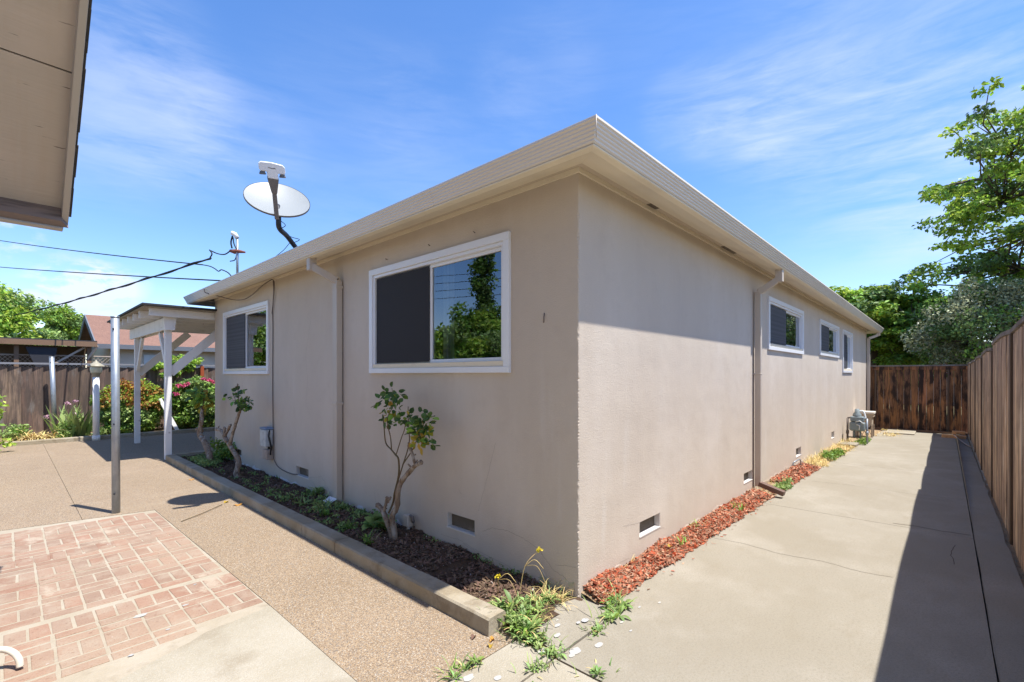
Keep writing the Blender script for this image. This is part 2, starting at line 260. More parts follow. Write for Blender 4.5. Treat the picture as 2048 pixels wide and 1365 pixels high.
# ------------------------------------------------------------------ mesh building
class MB:
    def __init__(s): s.v = []; s.f = []; s.mi = []; s.sm = []
    def add(s, vs, fs, mi=0, smooth=False):
        o = len(s.v); s.v.extend([tuple(p) for p in vs]); s.f.extend([tuple(i + o for i in f) for f in fs]); s.mi.extend([mi] * len(fs)); s.sm.extend([smooth] * len(fs)); return s
    def box(s, a, b, mi=0):
        x0, x1 = sorted((a[0], b[0])); y0, y1 = sorted((a[1], b[1])); z0, z1 = sorted((a[2], b[2]))
        return s.add([(x0, y0, z0), (x1, y0, z0), (x1, y1, z0), (x0, y1, z0), (x0, y0, z1), (x1, y0, z1), (x1, y1, z1), (x0, y1, z1)],
              [(0, 3, 2, 1), (4, 5, 6, 7), (0, 1, 5, 4), (1, 2, 6, 5), (2, 3, 7, 6), (3, 0, 4, 7)], mi)
    def bar(s, p, q, w, h, mi=0, up=V((0, 0, 1))):
        p, q = V(p), V(q); d = (q - p).normalized(); r = d.cross(up)
        r = r.normalized() if r.length > 1e-4 else V((1, 0, 0)); u = r.cross(d).normalized()
        vs = [c + r * a * w / 2 + u * b * h / 2 for c in (p, q) for a, b in ((-1, -1), (1, -1), (1, 1), (-1, 1))]
        return s.add(vs, [(0, 1, 2, 3), (7, 6, 5, 4), (0, 4, 5, 1), (1, 5, 6, 2), (2, 6, 7, 3), (3, 7, 4, 0)], mi)
    def tube(s, pts, rad, n=8, mi=0, caps=True, jit=0.0):
        pts = [V(p) for p in pts]; k = len(pts); rad = rad if isinstance(rad, (list, tuple)) else [rad] * k
        vs = []; ref = V((0, 0, 1))
        d0 = (pts[1] - pts[0]).normalized(); r = d0.cross(ref)
        r = r.normalized() if r.length > .05 else V((1, 0, 0))
        for i, p in enumerate(pts):
            d = (pts[min(i + 1, k - 1)] - pts[max(i - 1, 0)]).normalized()
            r = (r - d * r.dot(d)).normalized(); u = d.cross(r)
            for j in range(n):
                a = 2 * math.pi * j / n; rr = rad[i] * (1 + random.uniform(-jit, jit)); vs.append(p + r * math.cos(a) * rr + u * math.sin(a) * rr)
        fs = [(i * n + j, i * n + (j + 1) % n, (i + 1) * n + (j + 1) % n, (i + 1) * n + j) for i in range(k - 1) for j in range(n)]
        s.add(vs, fs, mi, True)
        if caps: o = len(s.v) - k * n; s.f += [tuple(o + j for j in reversed(range(n))), tuple(o + (k - 1) * n + j for j in range(n))]; s.mi += [mi] * 2; s.sm += [False] * 2
        return s
    def lathe(s, c, prof, n=20, mi=0, smooth=True):
        c = V(c); vs = [c + V((r * math.cos(2 * math.pi * j / n), r * math.sin(2 * math.pi * j / n), z)) for r, z in prof for j in range(n)]
        return s.add(vs, [(i * n + j, i * n + (j + 1) % n, (i + 1) * n + (j + 1) % n, (i + 1) * n + j) for i in range(len(prof) - 1) for j in range(n)], mi, smooth)
    def leaf(s, p, n, d, L, w, mi=0):
        """folded diamond leaf from p along d"""
        sd = d.cross(n); sd = sd.normalized() if sd.length > 1e-4 else V((1, 0, 0)); up = sd.cross(d).normalized()
        a = p; b = p + d * L * .5 + sd * w + up * w * .35; c = p + d * L; e = p + d * L * .5 - sd * w + up * w * .35
        return s.add([a, b, c, e], [(0, 1, 2), (0, 2, 3)], mi)
    def build(s, name, mats, parent=None, loc=None):
        me = bpy.data.meshes.new(name); off = V(loc) if loc else V((0, 0, 0))
        me.from_pydata([tuple(V(v) - off) for v in s.v] if loc else s.v, [], s.f)
        for m in (mats if isinstance(mats, (list, tuple)) else [mats]): me.materials.append(M[m] if isinstance(m, str) else m)
        me.polygons.foreach_set('material_index', s.mi); me.polygons.foreach_set('use_smooth', s.sm); me.update()
        o = bpy.data.objects.new(name, me); COL.objects.link(o)
        if loc: o.location = off
        if parent: o.parent = parent; o.matrix_parent_inverse = Matrix.Translation(-parent.location) if parent.location.length else Matrix.Identity(4)
        return o
def tag(o, label=None, cat=None, group=None, kind=None):
    if label: o['label'] = label
    if cat: o['category'] = cat
    if group: o['group'] = group
    if kind: o['kind'] = kind
    return o
def thing(name, loc, label, cat, group=None):
    o = bpy.data.objects.new(name, None); COL.objects.link(o); o.location = loc; o.empty_display_size = .1; return tag(o, label, cat, group)
def struct(o): o['kind'] = 'structure'; return o
def gz(x): return -0.0135 * max(0.0, x - 4.0)
def bevel(o, w=.004, seg=2):
    m = o.modifiers.new('bevel', 'BEVEL'); m.width = w; m.segments = seg; m.limit_method = 'ANGLE'; m.angle_limit = R(40); return o
rnd = random.uniform
def rdir():
    while True:
        v = V((rnd(-1, 1), rnd(-1, 1), rnd(-1, 1)))
        if .05 < v.length < 1: return v.normalized()
def site(r, d, z=0): return V((CAM.x, CAM.y, 0)) + RT * r + FW * d + V((0, 0, z))   # right / ahead of the tripod, metres

# ------------------------------------------------------------------ ground surfaces
struct(MB().add([(-150, -150, -.30), (250, -150, -.30), (250, 250, -.30), (-150, 250, -.30)], [(0, 1, 2, 3)]).build('ground', 'ground'))
def sheet(name, x0, x1, y0, y1, m, z=0.0, th=.32, nx=1, slope=False, edge=None):
    mb = MB(); n = nx
    xs = [x0 + (x1 - x0) * i / n for i in range(n + 1)]
    top = []; 
    for x in xs:
        zz = z + (gz(x) if slope else 0); ya = y0; yb = y1 + (edge(x) if edge else 0)
        top.append(((x, ya, zz), (x, yb, zz)))
    vs = []
    for a, b in top: vs += [a, b, (a[0], a[1], -th), (b[0], b[1], -th)]
    fs = []
    for i in range(n):
        o = i * 4; p = o + 4
        fs += [(o, p, p + 1, o + 1), (o, o + 2, p + 2, p), (o + 1, p + 1, p + 3, o + 3)]
    fs += [(0, 1, 3, 2), (n * 4, n * 4 + 2, n * 4 + 3, n * 4 + 1)]
    mb.add(vs, fs); return struct(mb.build(name, m))
# aggregate patio: path by the bed, and the wide patio beyond it
mb = MB()
def slab(mb, x0, x1, y0, y1, z=0.0, th=.3): mb.box((x0, y0, z - th), (x1, y1, z))
def poly(mb, pts, z0, z1):
    k = len(pts); mb.add([(x, y, z1) for x, y in pts] + [(x, y, z0) for x, y in pts], [tuple(range(k))] + [(j, j + k, (j + 1) % k + k, (j + 1) % k) for j in range(k)])
poly(mb, [(-1.462, .002), (-.60, .002), (-.60, 4.87), (2.6, 4.87), (2.6, 12.98), (-2.1165, 12.98), (-2.1165, 4.928), (-1.512, 4.812), (-1.462, 1.475)], -.3, 0)
poly(mb, [(-2.1205, 4.929), (-2.1205, 12.98), (-8.5, 12.98), (-8.5, 6.155)], -.3, 0)
struct(mb.build('patio', 'aggregate'))
struct(MB().box((-8.4, -5.9, -.1), (-.05, 12.9, -.016)).build('sand_bed', 'drysoil'))
# walkway beside the house
mb = MB()
js = [-.62, 3.55, 7.6, 11.7, 15.86]
for i in range(4):
    a, b = js[i], js[i + 1] - .007; n = 4
    for k in range(n):
        xa, xb = a + (b - a) * k / n, a + (b - a) * (k + 1) / n
        e = lambda x: -.165 - .017 * max(x, 0) + (.0 if x > .1 else 0)
        ya = -2.038; za, zb = gz(xa), gz(xb)
        y1a, y1b = (e(xa), e(xb)) if not (i == 0 and k == 0) else (-.285, e(xb))
        if i == 0 and k == 0:
            vs = [(xa, ya, 0), (xb, ya, 0), (xb, y1b, 0), (.05, e(.05), 0), (.045, -.288, 0), (xa, -.288, 0)]
            vs2 = [(p[0], p[1], -.3) for p in vs]; m_ = len(vs)
            mb.add(vs + vs2, [tuple(range(m_))] + [(j, j + m_, (j + 1) % m_ + m_, (j + 1) % m_) for j in range(m_)])
        else:
            mb.add([(xa, ya, za), (xb, ya, zb), (xb, y1b, zb), (xa, y1a, za), (xa, ya, -.4), (xb, ya, -.4), (xb, y1b, -.4), (xa, y1a, -.4)],
                   [(0, 1, 2, 3), (0, 4, 5, 1), (3, 2, 6, 7), (0, 3, 7, 4), (1, 5, 6, 2)])
# strip along the fence with a wavy joint and a broken outer edge
n = 60
for k in range(n):
    xa, xb = -3 + 18.9 * k / n, -3 + 18.9 * (k + 1) / n
    wa = lambda x: -2.047 - .006 * mnoise.noise(V((x * 1.3, 0, 0))); wb = lambda x: -2.262 + .018 * mnoise.noise(V((x * 2.7, 5, 0))) + .012 * mnoise.noise(V((x * 9, 7, 0)))
    mb.add([(xa, wb(xa), gz(xa)), (xb, wb(xb), gz(xb)), (xb, wa(xb), gz(xb)), (xa, wa(xa), gz(xa)), (xa, wb(xa), -.4), (xb, wb(xb), -.4), (xb, wa(xb), -.4), (xa, wa(xa), -.4)],
           [(0, 1, 2, 3), (0, 4, 5, 1), (3, 2, 6, 7)])
struct(mb.build('walkway', 'concrete'))
mb = MB()
for (pts, w_) in [([(3.62, -1.44), (3.66, -1.6), (3.63, -1.8), (3.66, -2.03)], .012), ([(1.9, -.22), (1.93, -.5), (1.88, -.8), (1.94, -1.1), (1.90, -1.35), (1.94, -1.55)], .004), ([(2.6, -1.90), (2.9, -1.88), (3.2, -1.91)], .005), ([(5.4, -.4), (5.5, -.9), (5.42, -1.5), (5.5, -2.0)], .005)]:
    for a, b in zip(pts, pts[1:]):
        k = 9
        for i in range(k):
            p = V((a[0], a[1], 0)).lerp(V((b[0], b[1], 0)), i / k); q = V((a[0], a[1], 0)).lerp(V((b[0], b[1], 0)), (i + 1) / k)
            f = lambda u: V((.012 * mnoise.noise(u * 14), .012 * mnoise.noise(u * 14 + V((9, 9, 9))), 0)); pp, qq = p + f(p), q + f(q); d = (qq - pp).normalized(); nn = V((-d.y, d.x, 0)) * w_ / 2
            mb.add([V((v.x, v.y, gz(v.x) + .0012)) for v in (pp + nn, pp - nn, qq - nn, qq + nn)], [(0, 1, 2, 3)])
struct(mb.build('path_cracks', 'crackdark'))
# small corner slab, landing slabs and pad behind the camera
mb = MB()
mb.add([(-.545, -.045, .012), (-.60, -.275, .004), (.04, -.278, .006), (.10, -.14, .004), (.045, -.004, .012), (-.2, .075, .014)] + [(-.545, -.045, -.3), (-.60, -.275, -.3), (.04, -.278, -.3), (.10, -.14, -.3), (.045, -.004, -.3), (-.2, .075, -.3)],
       [(0, 1, 2, 3, 4, 5)] + [(j, (j + 1) % 6, (j + 1) % 6 + 6, j + 6) for j in range(6)])
struct(mb.build('corner_slab', 'concrete'))
mb = MB()
slab(mb, -6.5, -.634, -.272, -.004); slab(mb, -6.5, -.634, -6, -.284); slab(mb, -.62, 15.8, -2.05, -2.051)
slab(mb, -.62, 15, -6, -2.28, -.06)
# left pad with a crumbled edge against the bricks
ed = [(-6.5, 1.16)] + [(-2.9 + .08 * i, 1.17 + .27 * min(1, max(0, (i - 6) / 8)) + .03 * mnoise.noise(V((i * .9, 0, 0)))) for i in range(17)] + [(-1.4645, 1.475)]
vs = [(-6.5, .0, 0), (-1.4645, .0, 0)] + [(x, y, 0) for x, y in reversed(ed)]
k = len(vs); mb.add(vs + [(x, y, -.3) for x, y, z in vs], [tuple(range(k))] + [(j, j + k, (j + 1) % k + k, (j + 1) % k) for j in range(k)])
struct(mb.build('concrete_pad', 'concrete_old'))
# brick paving (basket-weave: two headers side by side, then two stretchers)
mb = MB(); poly(mb, [(-6.5, 1.0), (-1.4642, 1.0), (-1.4642, 1.475), (-1.5145, 4.809), (-6.5, 5.768)], -.2, -.0026); 
struct(mb.build('mortar_bed', 'mortar'))
mb = MB()
def brick(x0, x1, y0, y1):
    gx = rnd(.0065, .0095) if x1 - x0 > .15 else rnd(.0050, .0075); g = rnd(.0085, .0125) if x1 - x0 > .15 else rnd(.0065, .0095); j = lambda: rnd(-.0035, .0035); z = rnd(-.0006, .0016)
    c = [(x0 + gx + j(), y0 + g + j()), (x1 - gx + j(), y0 + g + j()), (x1 - gx + j(), y1 - g + j()), (x0 + gx + j(), y1 - g + j())]
    zz = [z + rnd(-.0012, .0012) for _ in range(4)]
    i = .0035; cx = sum(p[0] for p in c) / 4; cy = sum(p[1] for p in c) / 4
    t = [(p[0] - math.copysign(i, p[0] - cx), p[1] - math.copysign(i, p[1] - cy)) for p in c]
    vs = [(p[0], p[1], -.012) for p in c] + [(p[0], p[1], zz[k] - .0022) for k, p in enumerate(c)] + [(p[0], p[1], zz[k]) for k, p in enumerate(t)]
    mb.add(vs, [(8, 9, 10, 11)] + [(a, (a + 1) % 4, (a + 1) % 4 + 4, a + 4) for a in range(4)] + [(a + 4, (a + 1) % 4 + 4, (a + 1) % 4 + 8, a + 8) for a in range(4)])
P_ = .2025
def inside(x0, x1, y0, y1):
    xr = -1.466 - .0128 * (y0 - 1.5)
    if x1 > xr + .01: return False
    lo = 1.49 if x0 > -1.98 else (1.38 if x0 > -2.2 else 1.27)
    return y0 > lo - .01 and y1 < 4.74 - (x0 + 1.5) * .192
for (ya, yb, off) in [(3.87, 5.9, .098), (2.29, 3.84, .010), (1.25, 2.27, .016)]:
    for c in range(-20, 3):
        xa = -1.688 + off - (.024 if ya > 2.2 else 0.0) + c * P_ * (1.0 if ya > 2.2 else 1.0)
        y = yb - .0 ; k = (c % 2) * 0
        while y > ya - .05:
            # headers
            for q in (0, 1):
                x0 = xa + q * P_ / 2
                if inside(x0, x0 + P_ / 2, y - P_, y): brick(x0, x0 + P_ / 2, y - P_, y)
            y -= P_
            for q in (0, 1):
                if y - P_ / 2 > ya - .06:
                    if inside(xa, xa + P_, y - P_ / 2, y): brick(xa, xa + P_, y - P_ / 2, y)
                    elif inside(xa, xa + P_ / 2, y - P_ / 2, y): brick(xa, xa + P_ / 2, y - P_ / 2, y)
                y -= P_ / 2
struct(mb.build('brick_paving', 'brick'))
# soil under the planting bed (humped), side strip soil and rear bed soil
def soilsheet(name, x0, x1, y0, y1, zf, m, nx, ny):
    mb = MB(); vs = []; 
    for i in range(nx + 1):
        for j in range(ny + 1):
            x = x0 + (x1 - x0) * i / nx; y = y0 + (y1 - y0) * j / ny; vs.append((x, y, zf(x, y)))
    mb.add(vs, [(i * (ny + 1) + j, (i + 1) * (ny + 1) + j, (i + 1) * (ny + 1) + j + 1, i * (ny + 1) + j + 1) for i in range(nx) for j in range(ny)], 0, True)
    return struct(mb.build(name, m))
def bedz(x, y): return .035 + .03 * mnoise.noise(V((x * 4, y * 3, 0))) + .012 * mnoise.noise(V((x * 18, y * 18, 3))) + (.02 if y > 1 else -.02)
soilsheet('planting_bed', -.59, .012, -.03, 8.46, bedz, 'soil', 14, 170)
def stripz(x, y):
    up = max(0, min(1, (y + .17 + .017 * max(x, 0)) / .14))
    h = .055 + .045 * mnoise.noise(V((x * 2.1, 1, 0)))
    if x > 6.6 or 3.95 < x < 4.5: h = .01
    return gz(x) - .012 + h * up ** .8
soilsheet('side_bed', .03, 15.9, -.46, .012, stripz, 'drysoil', 260, 8)
soilsheet('rear_bed', -8.5, 6, 13.1, 14.6, lambda x, y: .06 + .03 * mnoise.noise(V((x * 2, y * 2, 0))), 'drysoil', 60, 8)
soilsheet('fence_gap', -3, 15.9, -2.62, -2.2, lambda x, y: gz(x) - .016 + .008 * mnoise.noise(V((x * 6, y * 6, 0))), 'drysoil', 200, 5)
# kerbs
def kerb(name, pts, w, h, segs, label, zb=-.05):
    mb = MB()
    for (a, b) in segs:
        (x0, y0), (x1, y1) = a, b; n = max(2, int(math.hypot(x1 - x0, y1 - y0) / .12)); vs = []
        dx, dy = x1 - x0, y1 - y0; l = math.hypot(dx, dy); nx_, ny_ = -dy / l, dx / l
        for i in range(n + 1):
            t = i / n; cx, cy = x0 + dx * t, y0 + dy * t
            j = lambda s_: .004 * mnoise.noise(V((cx * 3 + s_, cy * 3, s_ * 4)))
            for (o, z) in [(-w / 2 - .004, zb), (-w / 2 + j(1), h - .012), (-w / 2 + .012 + j(2), h + j(5)), (w / 2 - .012 + j(3), h + j(6)), (w / 2 + j(4), h - .012), (w / 2 + .004, zb)]:
                vs.append((cx + nx_ * o, cy + ny_ * o, z))
        mb.add(vs, [(i * 6 + q, i * 6 + q + 1, (i + 1) * 6 + q + 1, (i + 1) * 6 + q) for i in range(n) for q in range(5)] + [(5, 4, 3, 2, 1, 0), tuple(n * 6 + q for q in range(6))])
    return struct(mb.build(name, 'kerb'))
ks = [.13, 2.05, 2.72, 4.75, 6.72, 8.45]
kerb('kerb', None, .145, .105, [((-.655, ks[i] + .004), (-.655, ks[i + 1] - .003)) for i in range(5)] + [((-.575, 8.52), (.01, 8.52))], '')
kerb('rear_kerb', None, .17, .09, [((-8.5, 13.06), (-2.6, 13.06)), ((-2.59, 13.06), (-1.3, 13.10)), ((-1.29, 13.1), (1.2, 13.06)), ((1.21, 13.06), (6, 13.06))], '')

# ------------------------------------------------------------------ the house
LX, LY, ZT = 15.86, 8.263, 3.0
house = thing('house', (0, 0, 0), 'single storey house with taupe stucco walls and beige metal eaves', 'house')
mA = lambda s, o, z: (-o, s, z)          # wall facing the planting bed
mB = lambda s, o, z: (s, -o, z)          # wall facing the walkway
WA = [(.633, 2.693, 1.566, 2.665), (5.564, 7.695, 1.56, 2.66)]
WB = [(4.62, 6.82, 1.905, 2.66), (8.30, 10.53, 1.94, 2.66), (11.12, 12.70, 1.60, 2.65)]
VA = [(1.045, 1.41, .200, .328), (4.232, 4.62, .195, .316), (6.80, 7.174, .175, .29)]
VB = [(.871, 1.25, .212, .335), (3.58, 3.94, .19, .315), (6.35, 6.72, .16, .305), (9.67, 10.03, .14, .284)]
def wallmesh(mb, mp, s0, s1, z0, z1, holes):
    ss = sorted(set([s0, s1] + [h[0] for h in holes] + [h[1] for h in holes])); zs = sorted(set([z0, z1] + [h[2] for h in holes] + [h[3] for h in holes]))
    for i in range(len(ss) - 1):
        for j in range(len(zs) - 1):
            cs, cz = (ss[i] + ss[i + 1]) / 2, (zs[j] + zs[j + 1]) / 2
            if any(h[0] < cs < h[1] and h[2] < cz < h[3] for h in holes): continue
            mb.add([mp(ss[i], 0, zs[j]), mp(ss[i + 1], 0, zs[j]), mp(ss[i + 1], 0, zs[j + 1]), mp(ss[i], 0, zs[j + 1])], [(0, 1, 2, 3)])
    for (a, b, c, d, *e) in holes:
        D = -(e[0] if e else .12)
        for p, q in (((a, c), (b, c)), ((b, c), (b, d)), ((b, d), (a, d)), ((a, d), (a, c))):
            mb.add([mp(p[0], 0, p[1]), mp(q[0], 0, q[1]), mp(q[0], D, q[1]), mp(p[0], D, p[1])], [(0, 1, 2, 3)])
mb = MB(); ins = .03
shr = lambda h: (h[0] + .06, h[1] - .06, h[2] + .04, h[3] - .05, .12)
wallmesh(mb, mA, ins, LY, -.35, ZT, [shr(h) for h in WA] + [(*h, .07) for h in VA])
wallmesh(mb, mB, ins, LX, -.35, ZT, [shr(h) for h in WB] + [(*h, .07) for h in VB])
mb.add([(0, LY, -.35), (LX, LY, -.35), (LX, LY, ZT), (0, LY, ZT)], [(0, 1, 2, 3)]); mb.add([(LX, 0, -.35), (LX, LY, -.35), (LX, LY, ZT), (LX, 0, ZT)], [(0, 1, 2, 3)])
# hand-trowelled corner with a slightly ragged arris
zs = [-.35 + i * .011 for i in range(306)]; zs = [z for z in zs if z < ZT] + [ZT]; vs = []
for z in zs:
    j = abs(mnoise.noise(V((z * 45, 0, 0)))) * .010 + .004 * mnoise.noise(V((z * 9, 3, 0)))
    jx = .003 * mnoise.noise(V((z * 60, 9, 0)))
    vs += [(0, ins, z), (.0008 + jx * .2, .012, z), (.0015 + j, .0015 + j, z), (.012, .0008, z), (ins, 0, z)]
mb.add(vs, [(i * 5 + q, i * 5 + q + 1, (i + 1) * 5 + q + 1, (i + 1) * 5 + q) for i in range(len(zs) - 1) for q in range(4)])
mb.build('wall', 'stucco', house)
# pale efflorescence crust along the foot of the shaded wall and hairline cracks
def crust(mp, s0, s1, zb, amp, name, m, seed):
    mb = MB(); n = int((s1 - s0) / .04); vs = []
    for i in range(n + 1):
        s_ = s0 + (s1 - s0) * i / n; h = zb + amp * (mnoise.noise(V((s_ * 1.7, seed, 0))) + .5 * mnoise.noise(V((s_ * 7, seed, 2))) + .3 * mnoise.noise(V((s_ * 19, seed, 5))))
        vs += [mp(s_, .0035, -.3), mp(s_, .0035, max(h - .012, 0)), mp(s_, .0002, max(h, 0.005))]
    mb.add(vs, [(i * 3 + q, i * 3 + q + 1, (i + 1) * 3 + q + 1, (i + 1) * 3 + q) for i in range(n) for q in (0, 1)]); return mb.build(name, m, house)
crust(mA, 1.95, 8.2, .075, .10, 'mineral_crust', 'efflor', 1)
M['splash'] = mat('dirt_splash', (.47, .385, .30), .95, .1, layers=[(9, I1, .42, .62, (.54, .46, .385), .9, 7), (40, I1, .5, .7, (.38, .30, .22), .6, 5)], bumps=[(110, I1, .003, 6, 'noise')])
M['algae'] = mat('algae_tint', (.44, .40, .27), .95, .1, layers=[(12, I1, .40, .60, (.53, .455, .37), .9, 7)], bumps=[(110, I1, .003, 6, 'noise')])
crust(mB, .06, 7.2, .075, .07, 'dirt_splash', 'splash', 3); crust(mA, .34, 1.9, .035, .08, 'dirt_splash', 'splash', 4); crust(mA, .033, .33, .12, .12, 'algae_tint', 'algae', 6)
def crack(mp, pts, w=.0022):
    mb = MB(); 
    for (a, b) in zip(pts, pts[1:]):
        n = max(2, int(math.hypot(b[0] - a[0], b[1] - a[1]) / .02))
        q = [(a[0] + (b[0] - a[0]) * i / n + rnd(-.004, .004), a[1] + (b[1] - a[1]) * i / n + rnd(-.004, .004)) for i in range(n + 1)]
        for c, d in zip(q, q[1:]):
            l = math.hypot(d[0] - c[0], d[1] - c[1]); nx_, nz = -(d[1] - c[1]) / l * w / 2, (d[0] - c[0]) / l * w / 2
            mb.add([mp(c[0] + nx_, .0012, c[1] + nz), mp(d[0] + nx_, .0012, d[1] + nz), mp(d[0] - nx_, .0012, d[1] - nz), mp(c[0] - nx_, .0012, c[1] - nz)], [(0, 1, 2, 3)])
    return mb
crack(mA, [(.10, .12), (.22, .15), (.35, .26), (.5, .31), (.68, .33), (.85, .31), (.95, .26)]).build('wall_crack', 'crack', house)
for a in ([(.02, .22), (.12, .21), (.2, .19)], [(.15, .05), (.4, .0), (.7, .06), (1.0, .08), (1.25, .12), (1.5, .11)], [(1.0, .42), (.9, .7), (.8, 1.0)], [(1.22, .52), (1.25, .56)], [(4.3, 1.2), (4.26, 1.5), (4.32, 1.8), (4.15, 2.3)], [(2.6, .2), (2.62, .3)], [(3.6, .1), (3.85, .28), (4.2, .22)], [(.9, .05), (1.2, .1)]):
    crack(mA, a, .0018).build('wall_crack', 'crack', house)
for a in ([(.60, .37), (.72, .35), (.86, .335)], [(.35, .05), (.55, .1), (.7, .09)], [(1.25, .2), (1.33, .18)]):
    crack(mB, a, .0016).build('wall_crack', 'crack', house)
# roof, soffit, gutter ring
E0, X1, Y1 = .39, LX + .52, LY + .50
ZE = 3.027
def ring(prof, bx=LX + .13, by=LY + .11):
    """profile (d,z) swept mitred around the house"""
    vs = []; n = len(prof)
    for (cx, cy, sx, sy) in ((0, 0, -1, -1), (bx, 0, 1, -1), (bx, by, 1, 1), (0, by, -1, 1)):
        vs += [(cx + sx * d, cy + sy * d, z) for d, z in prof]
    fs = [(k * n + i, k * n + (i + 1) % n, ((k + 1) % 4) * n + (i + 1) % n, ((k + 1) % 4) * n + i) for k in range(4) for i in range(n)]
    return vs, fs
mid = (-E0 + Y1) / 2; rh = 3.02 + .25 * (mid + E0)
mb = MB(); mb.add([(-.37, -.37, 3.02), (X1 - .02, -.37, 3.02), (X1 - .02, Y1 - .02, 3.02), (-.37, Y1 - .02, 3.02), (mid, mid, rh), (X1 - mid - E0, mid, rh)], [(0, 1, 5, 4), (1, 2, 5), (2, 3, 4, 5), (3, 0, 4)])
mb.build('roof', 'roof', house)
face = [(.393, ZE), (.372, ZE + .002), (.372, ZE - .01)]
rib = []
for i in range(6):                       # fascia panel pressed into six shallow laps
    d = .393 - .0082 * i; z = ZE - .004 - .0203 * i
    rib += [(d, z), (d + .0012, z - .0100), (d - .0082, z - .0190)]
g = MB(); pr_ = [(.36, ZE - .02), (.374, ZE + .002), (.392, ZE + .001)] + rib + [(.335, 2.90), (.33, 2.9)]
v_, f_ = ring(pr_); g.add(v_, f_); g.build('gutter', 'gutter', house)
g = MB(); v_, f_ = ring([(.343, 2.897), (.345, 2.889), (.336, 2.884), (.325, 2.883), (.30, 2.878), (.20, 2.902), (.19, 2.918), (.088, 2.945), (.08, 2.955), (.08, 2.99), (.30, 2.99), (.33, 2.9)]); g.add(v_, f_); g.build('gutter_base', 'fascia', house)
# soffit: boards around, with rafter blocks and small screened openings on the walkway side
g = MB()
g.box((-.13, -.13, 2.968), (0, LY + .3, 2.985)); g.box((.0, -.13, 2.968), (LX + .3, 0, 2.985)); g.box((-.13, LY, 2.968), (LX + .3, LY + .35, 2.985)); g.box((LX, -.13, 2.968), (LX + .35, LY + .3, 2.985))
g.build('soffit', 'eavepaint', house)
g = MB(); g.box((-.018, -.018, 2.935), (-.001, LY, 2.967)); g.box((.0, -.018, 2.935), (LX, -.001, 2.967)); g.build('frieze_trim', 'fascia', house)
for x, l_ in ((.95, .16), (2.7, .42)):
    g = MB(); g.box((x, -.078, 2.9655), (x + l_, -.022, 2.9675)); g.build('eave_vent', 'mesh', house)
for k in range(5):                       # seams of the gutter panels
    pass
for y in (1.15, 3.95, 7.0):
    MB().add([(-.3945, y, ZE), (-.3945, y + .006, ZE), (-.346, y + .006, 2.9), (-.346, y, 2.9)], [(0, 1, 2, 3)]).build('gutter_seam', 'ds', house)
for x in (3.6, 6.7, 9.8, 12.9):
    MB().add([(x, -.3945, ZE), (x + .008, -.3945, ZE), (x + .008, -.346, 2.9), (x, -.346, 2.9)], [(0, 1, 2, 3)]).build('gutter_seam', 'ds', house)
g = MB(); g.tube([(-.394, -.394, ZE - .13), (-.396, -.396, ZE - .002)], .003, 6); g.build('gutter_corner_strip', 'ds', house)

def window(mp, s0, s1, z0, z1, flip, kind):
    """flip: screen on the high-s half.  trim, sash, panes, screen, sill"""
    f = MB(); bx = lambda mb, a, b, o0, o1, c, d: mb.box(mp(a, o0, c), mp(b, o1, d))
    t = .062; 
    bx(f, s0, s1, -.004, .028, z1 - t, z1); bx(f, s0, s1, -.004, .028, z0, z0 + .05)
    bx(f, s0, s0 + t, -.004, .0265, z0 + .05, z1 - t); bx(f, s1 - t, s1, -.004, .0265, z0 + .05, z1 - t)
    a, b, c, d = s0 + t, s1 - t, z0 + .05, z1 - t; u = .03       # inner frame step
    bx(f, a, b, -.09, .012, d - u, d); bx(f, a, a + u, -.09, .012, c, d - u); bx(f, b - u, b, -.09, .012, c, d - u)
    fr = f.build('window', 'vinyl', house); bevel(fr, .003)
    sl = MB(); bx(sl, a, b, -.09, .016, c, c + .045); so = sl.build('sill', 'sill', fr); bevel(so, .004)
    a += u; b -= u; c += .045; d -= u; m = (a + b) / 2
    sa = MB(); r = .03
    for (p, q, o) in ((a, m + .02, -.015 if flip else -.035), (m - .02, b, -.035 if flip else -.015)):
        bx(sa, p, q, o - .025, o, d - r, d); bx(sa, p, q, o - .025, o, c, c + r); bx(sa, p, p + r, o - .025, o, c + r, d - r); bx(sa, q - r, q, o - .025, o, c + r, d - r)
    so = sa.build('sash', 'vinyl', fr); bevel(so, .003)
    for (p, q, o) in ((a, m + .02, -.03 if flip else -.05), (m - .02, b, -.05 if flip else -.03)):
        g = MB(); g.add([mp(p + r - .003, o, c + r - .003), mp(q - r + .003, o, c + r - .003), mp(q - r + .003, o, d - r + .003), mp(p + r - .003, o, d - r + .003)], [(0, 1, 2, 3)] if mp is mB else [(3, 2, 1, 0)])
        if (o == -.03) : pass
        g.build('pane', 'glass', fr)
    sp, sq = (m + .0, b) if flip else (a, m - .0)
    g = MB(); bx(g, sp + .015, sq - .015, -.004, -.008, c + .012, d - .012); g.build('insect_screen', 'screen' if kind == 'big' else 'screen2', fr)
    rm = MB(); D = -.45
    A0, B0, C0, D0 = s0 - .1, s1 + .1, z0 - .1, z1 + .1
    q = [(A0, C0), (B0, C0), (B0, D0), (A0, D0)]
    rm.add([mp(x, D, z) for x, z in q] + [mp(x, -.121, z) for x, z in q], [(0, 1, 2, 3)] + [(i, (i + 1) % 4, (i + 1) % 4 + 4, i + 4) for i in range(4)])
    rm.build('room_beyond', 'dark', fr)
    if kind == 'big':
        g = MB(); vs = []; n = 16; e = m - .03
        for i in range(n + 1):
            s_ = e - .14 * i / n; o = -.14 + .015 * math.sin(i * 1.9)
            vs += [mp(s_, o, c - .02), mp(s_, o, d + .02)]
        g.add(vs, [(i * 2, i * 2 + 2, i * 2 + 3, i * 2 + 1) for i in range(n)]); g.build('curtain', 'curtain', fr)
    return fr
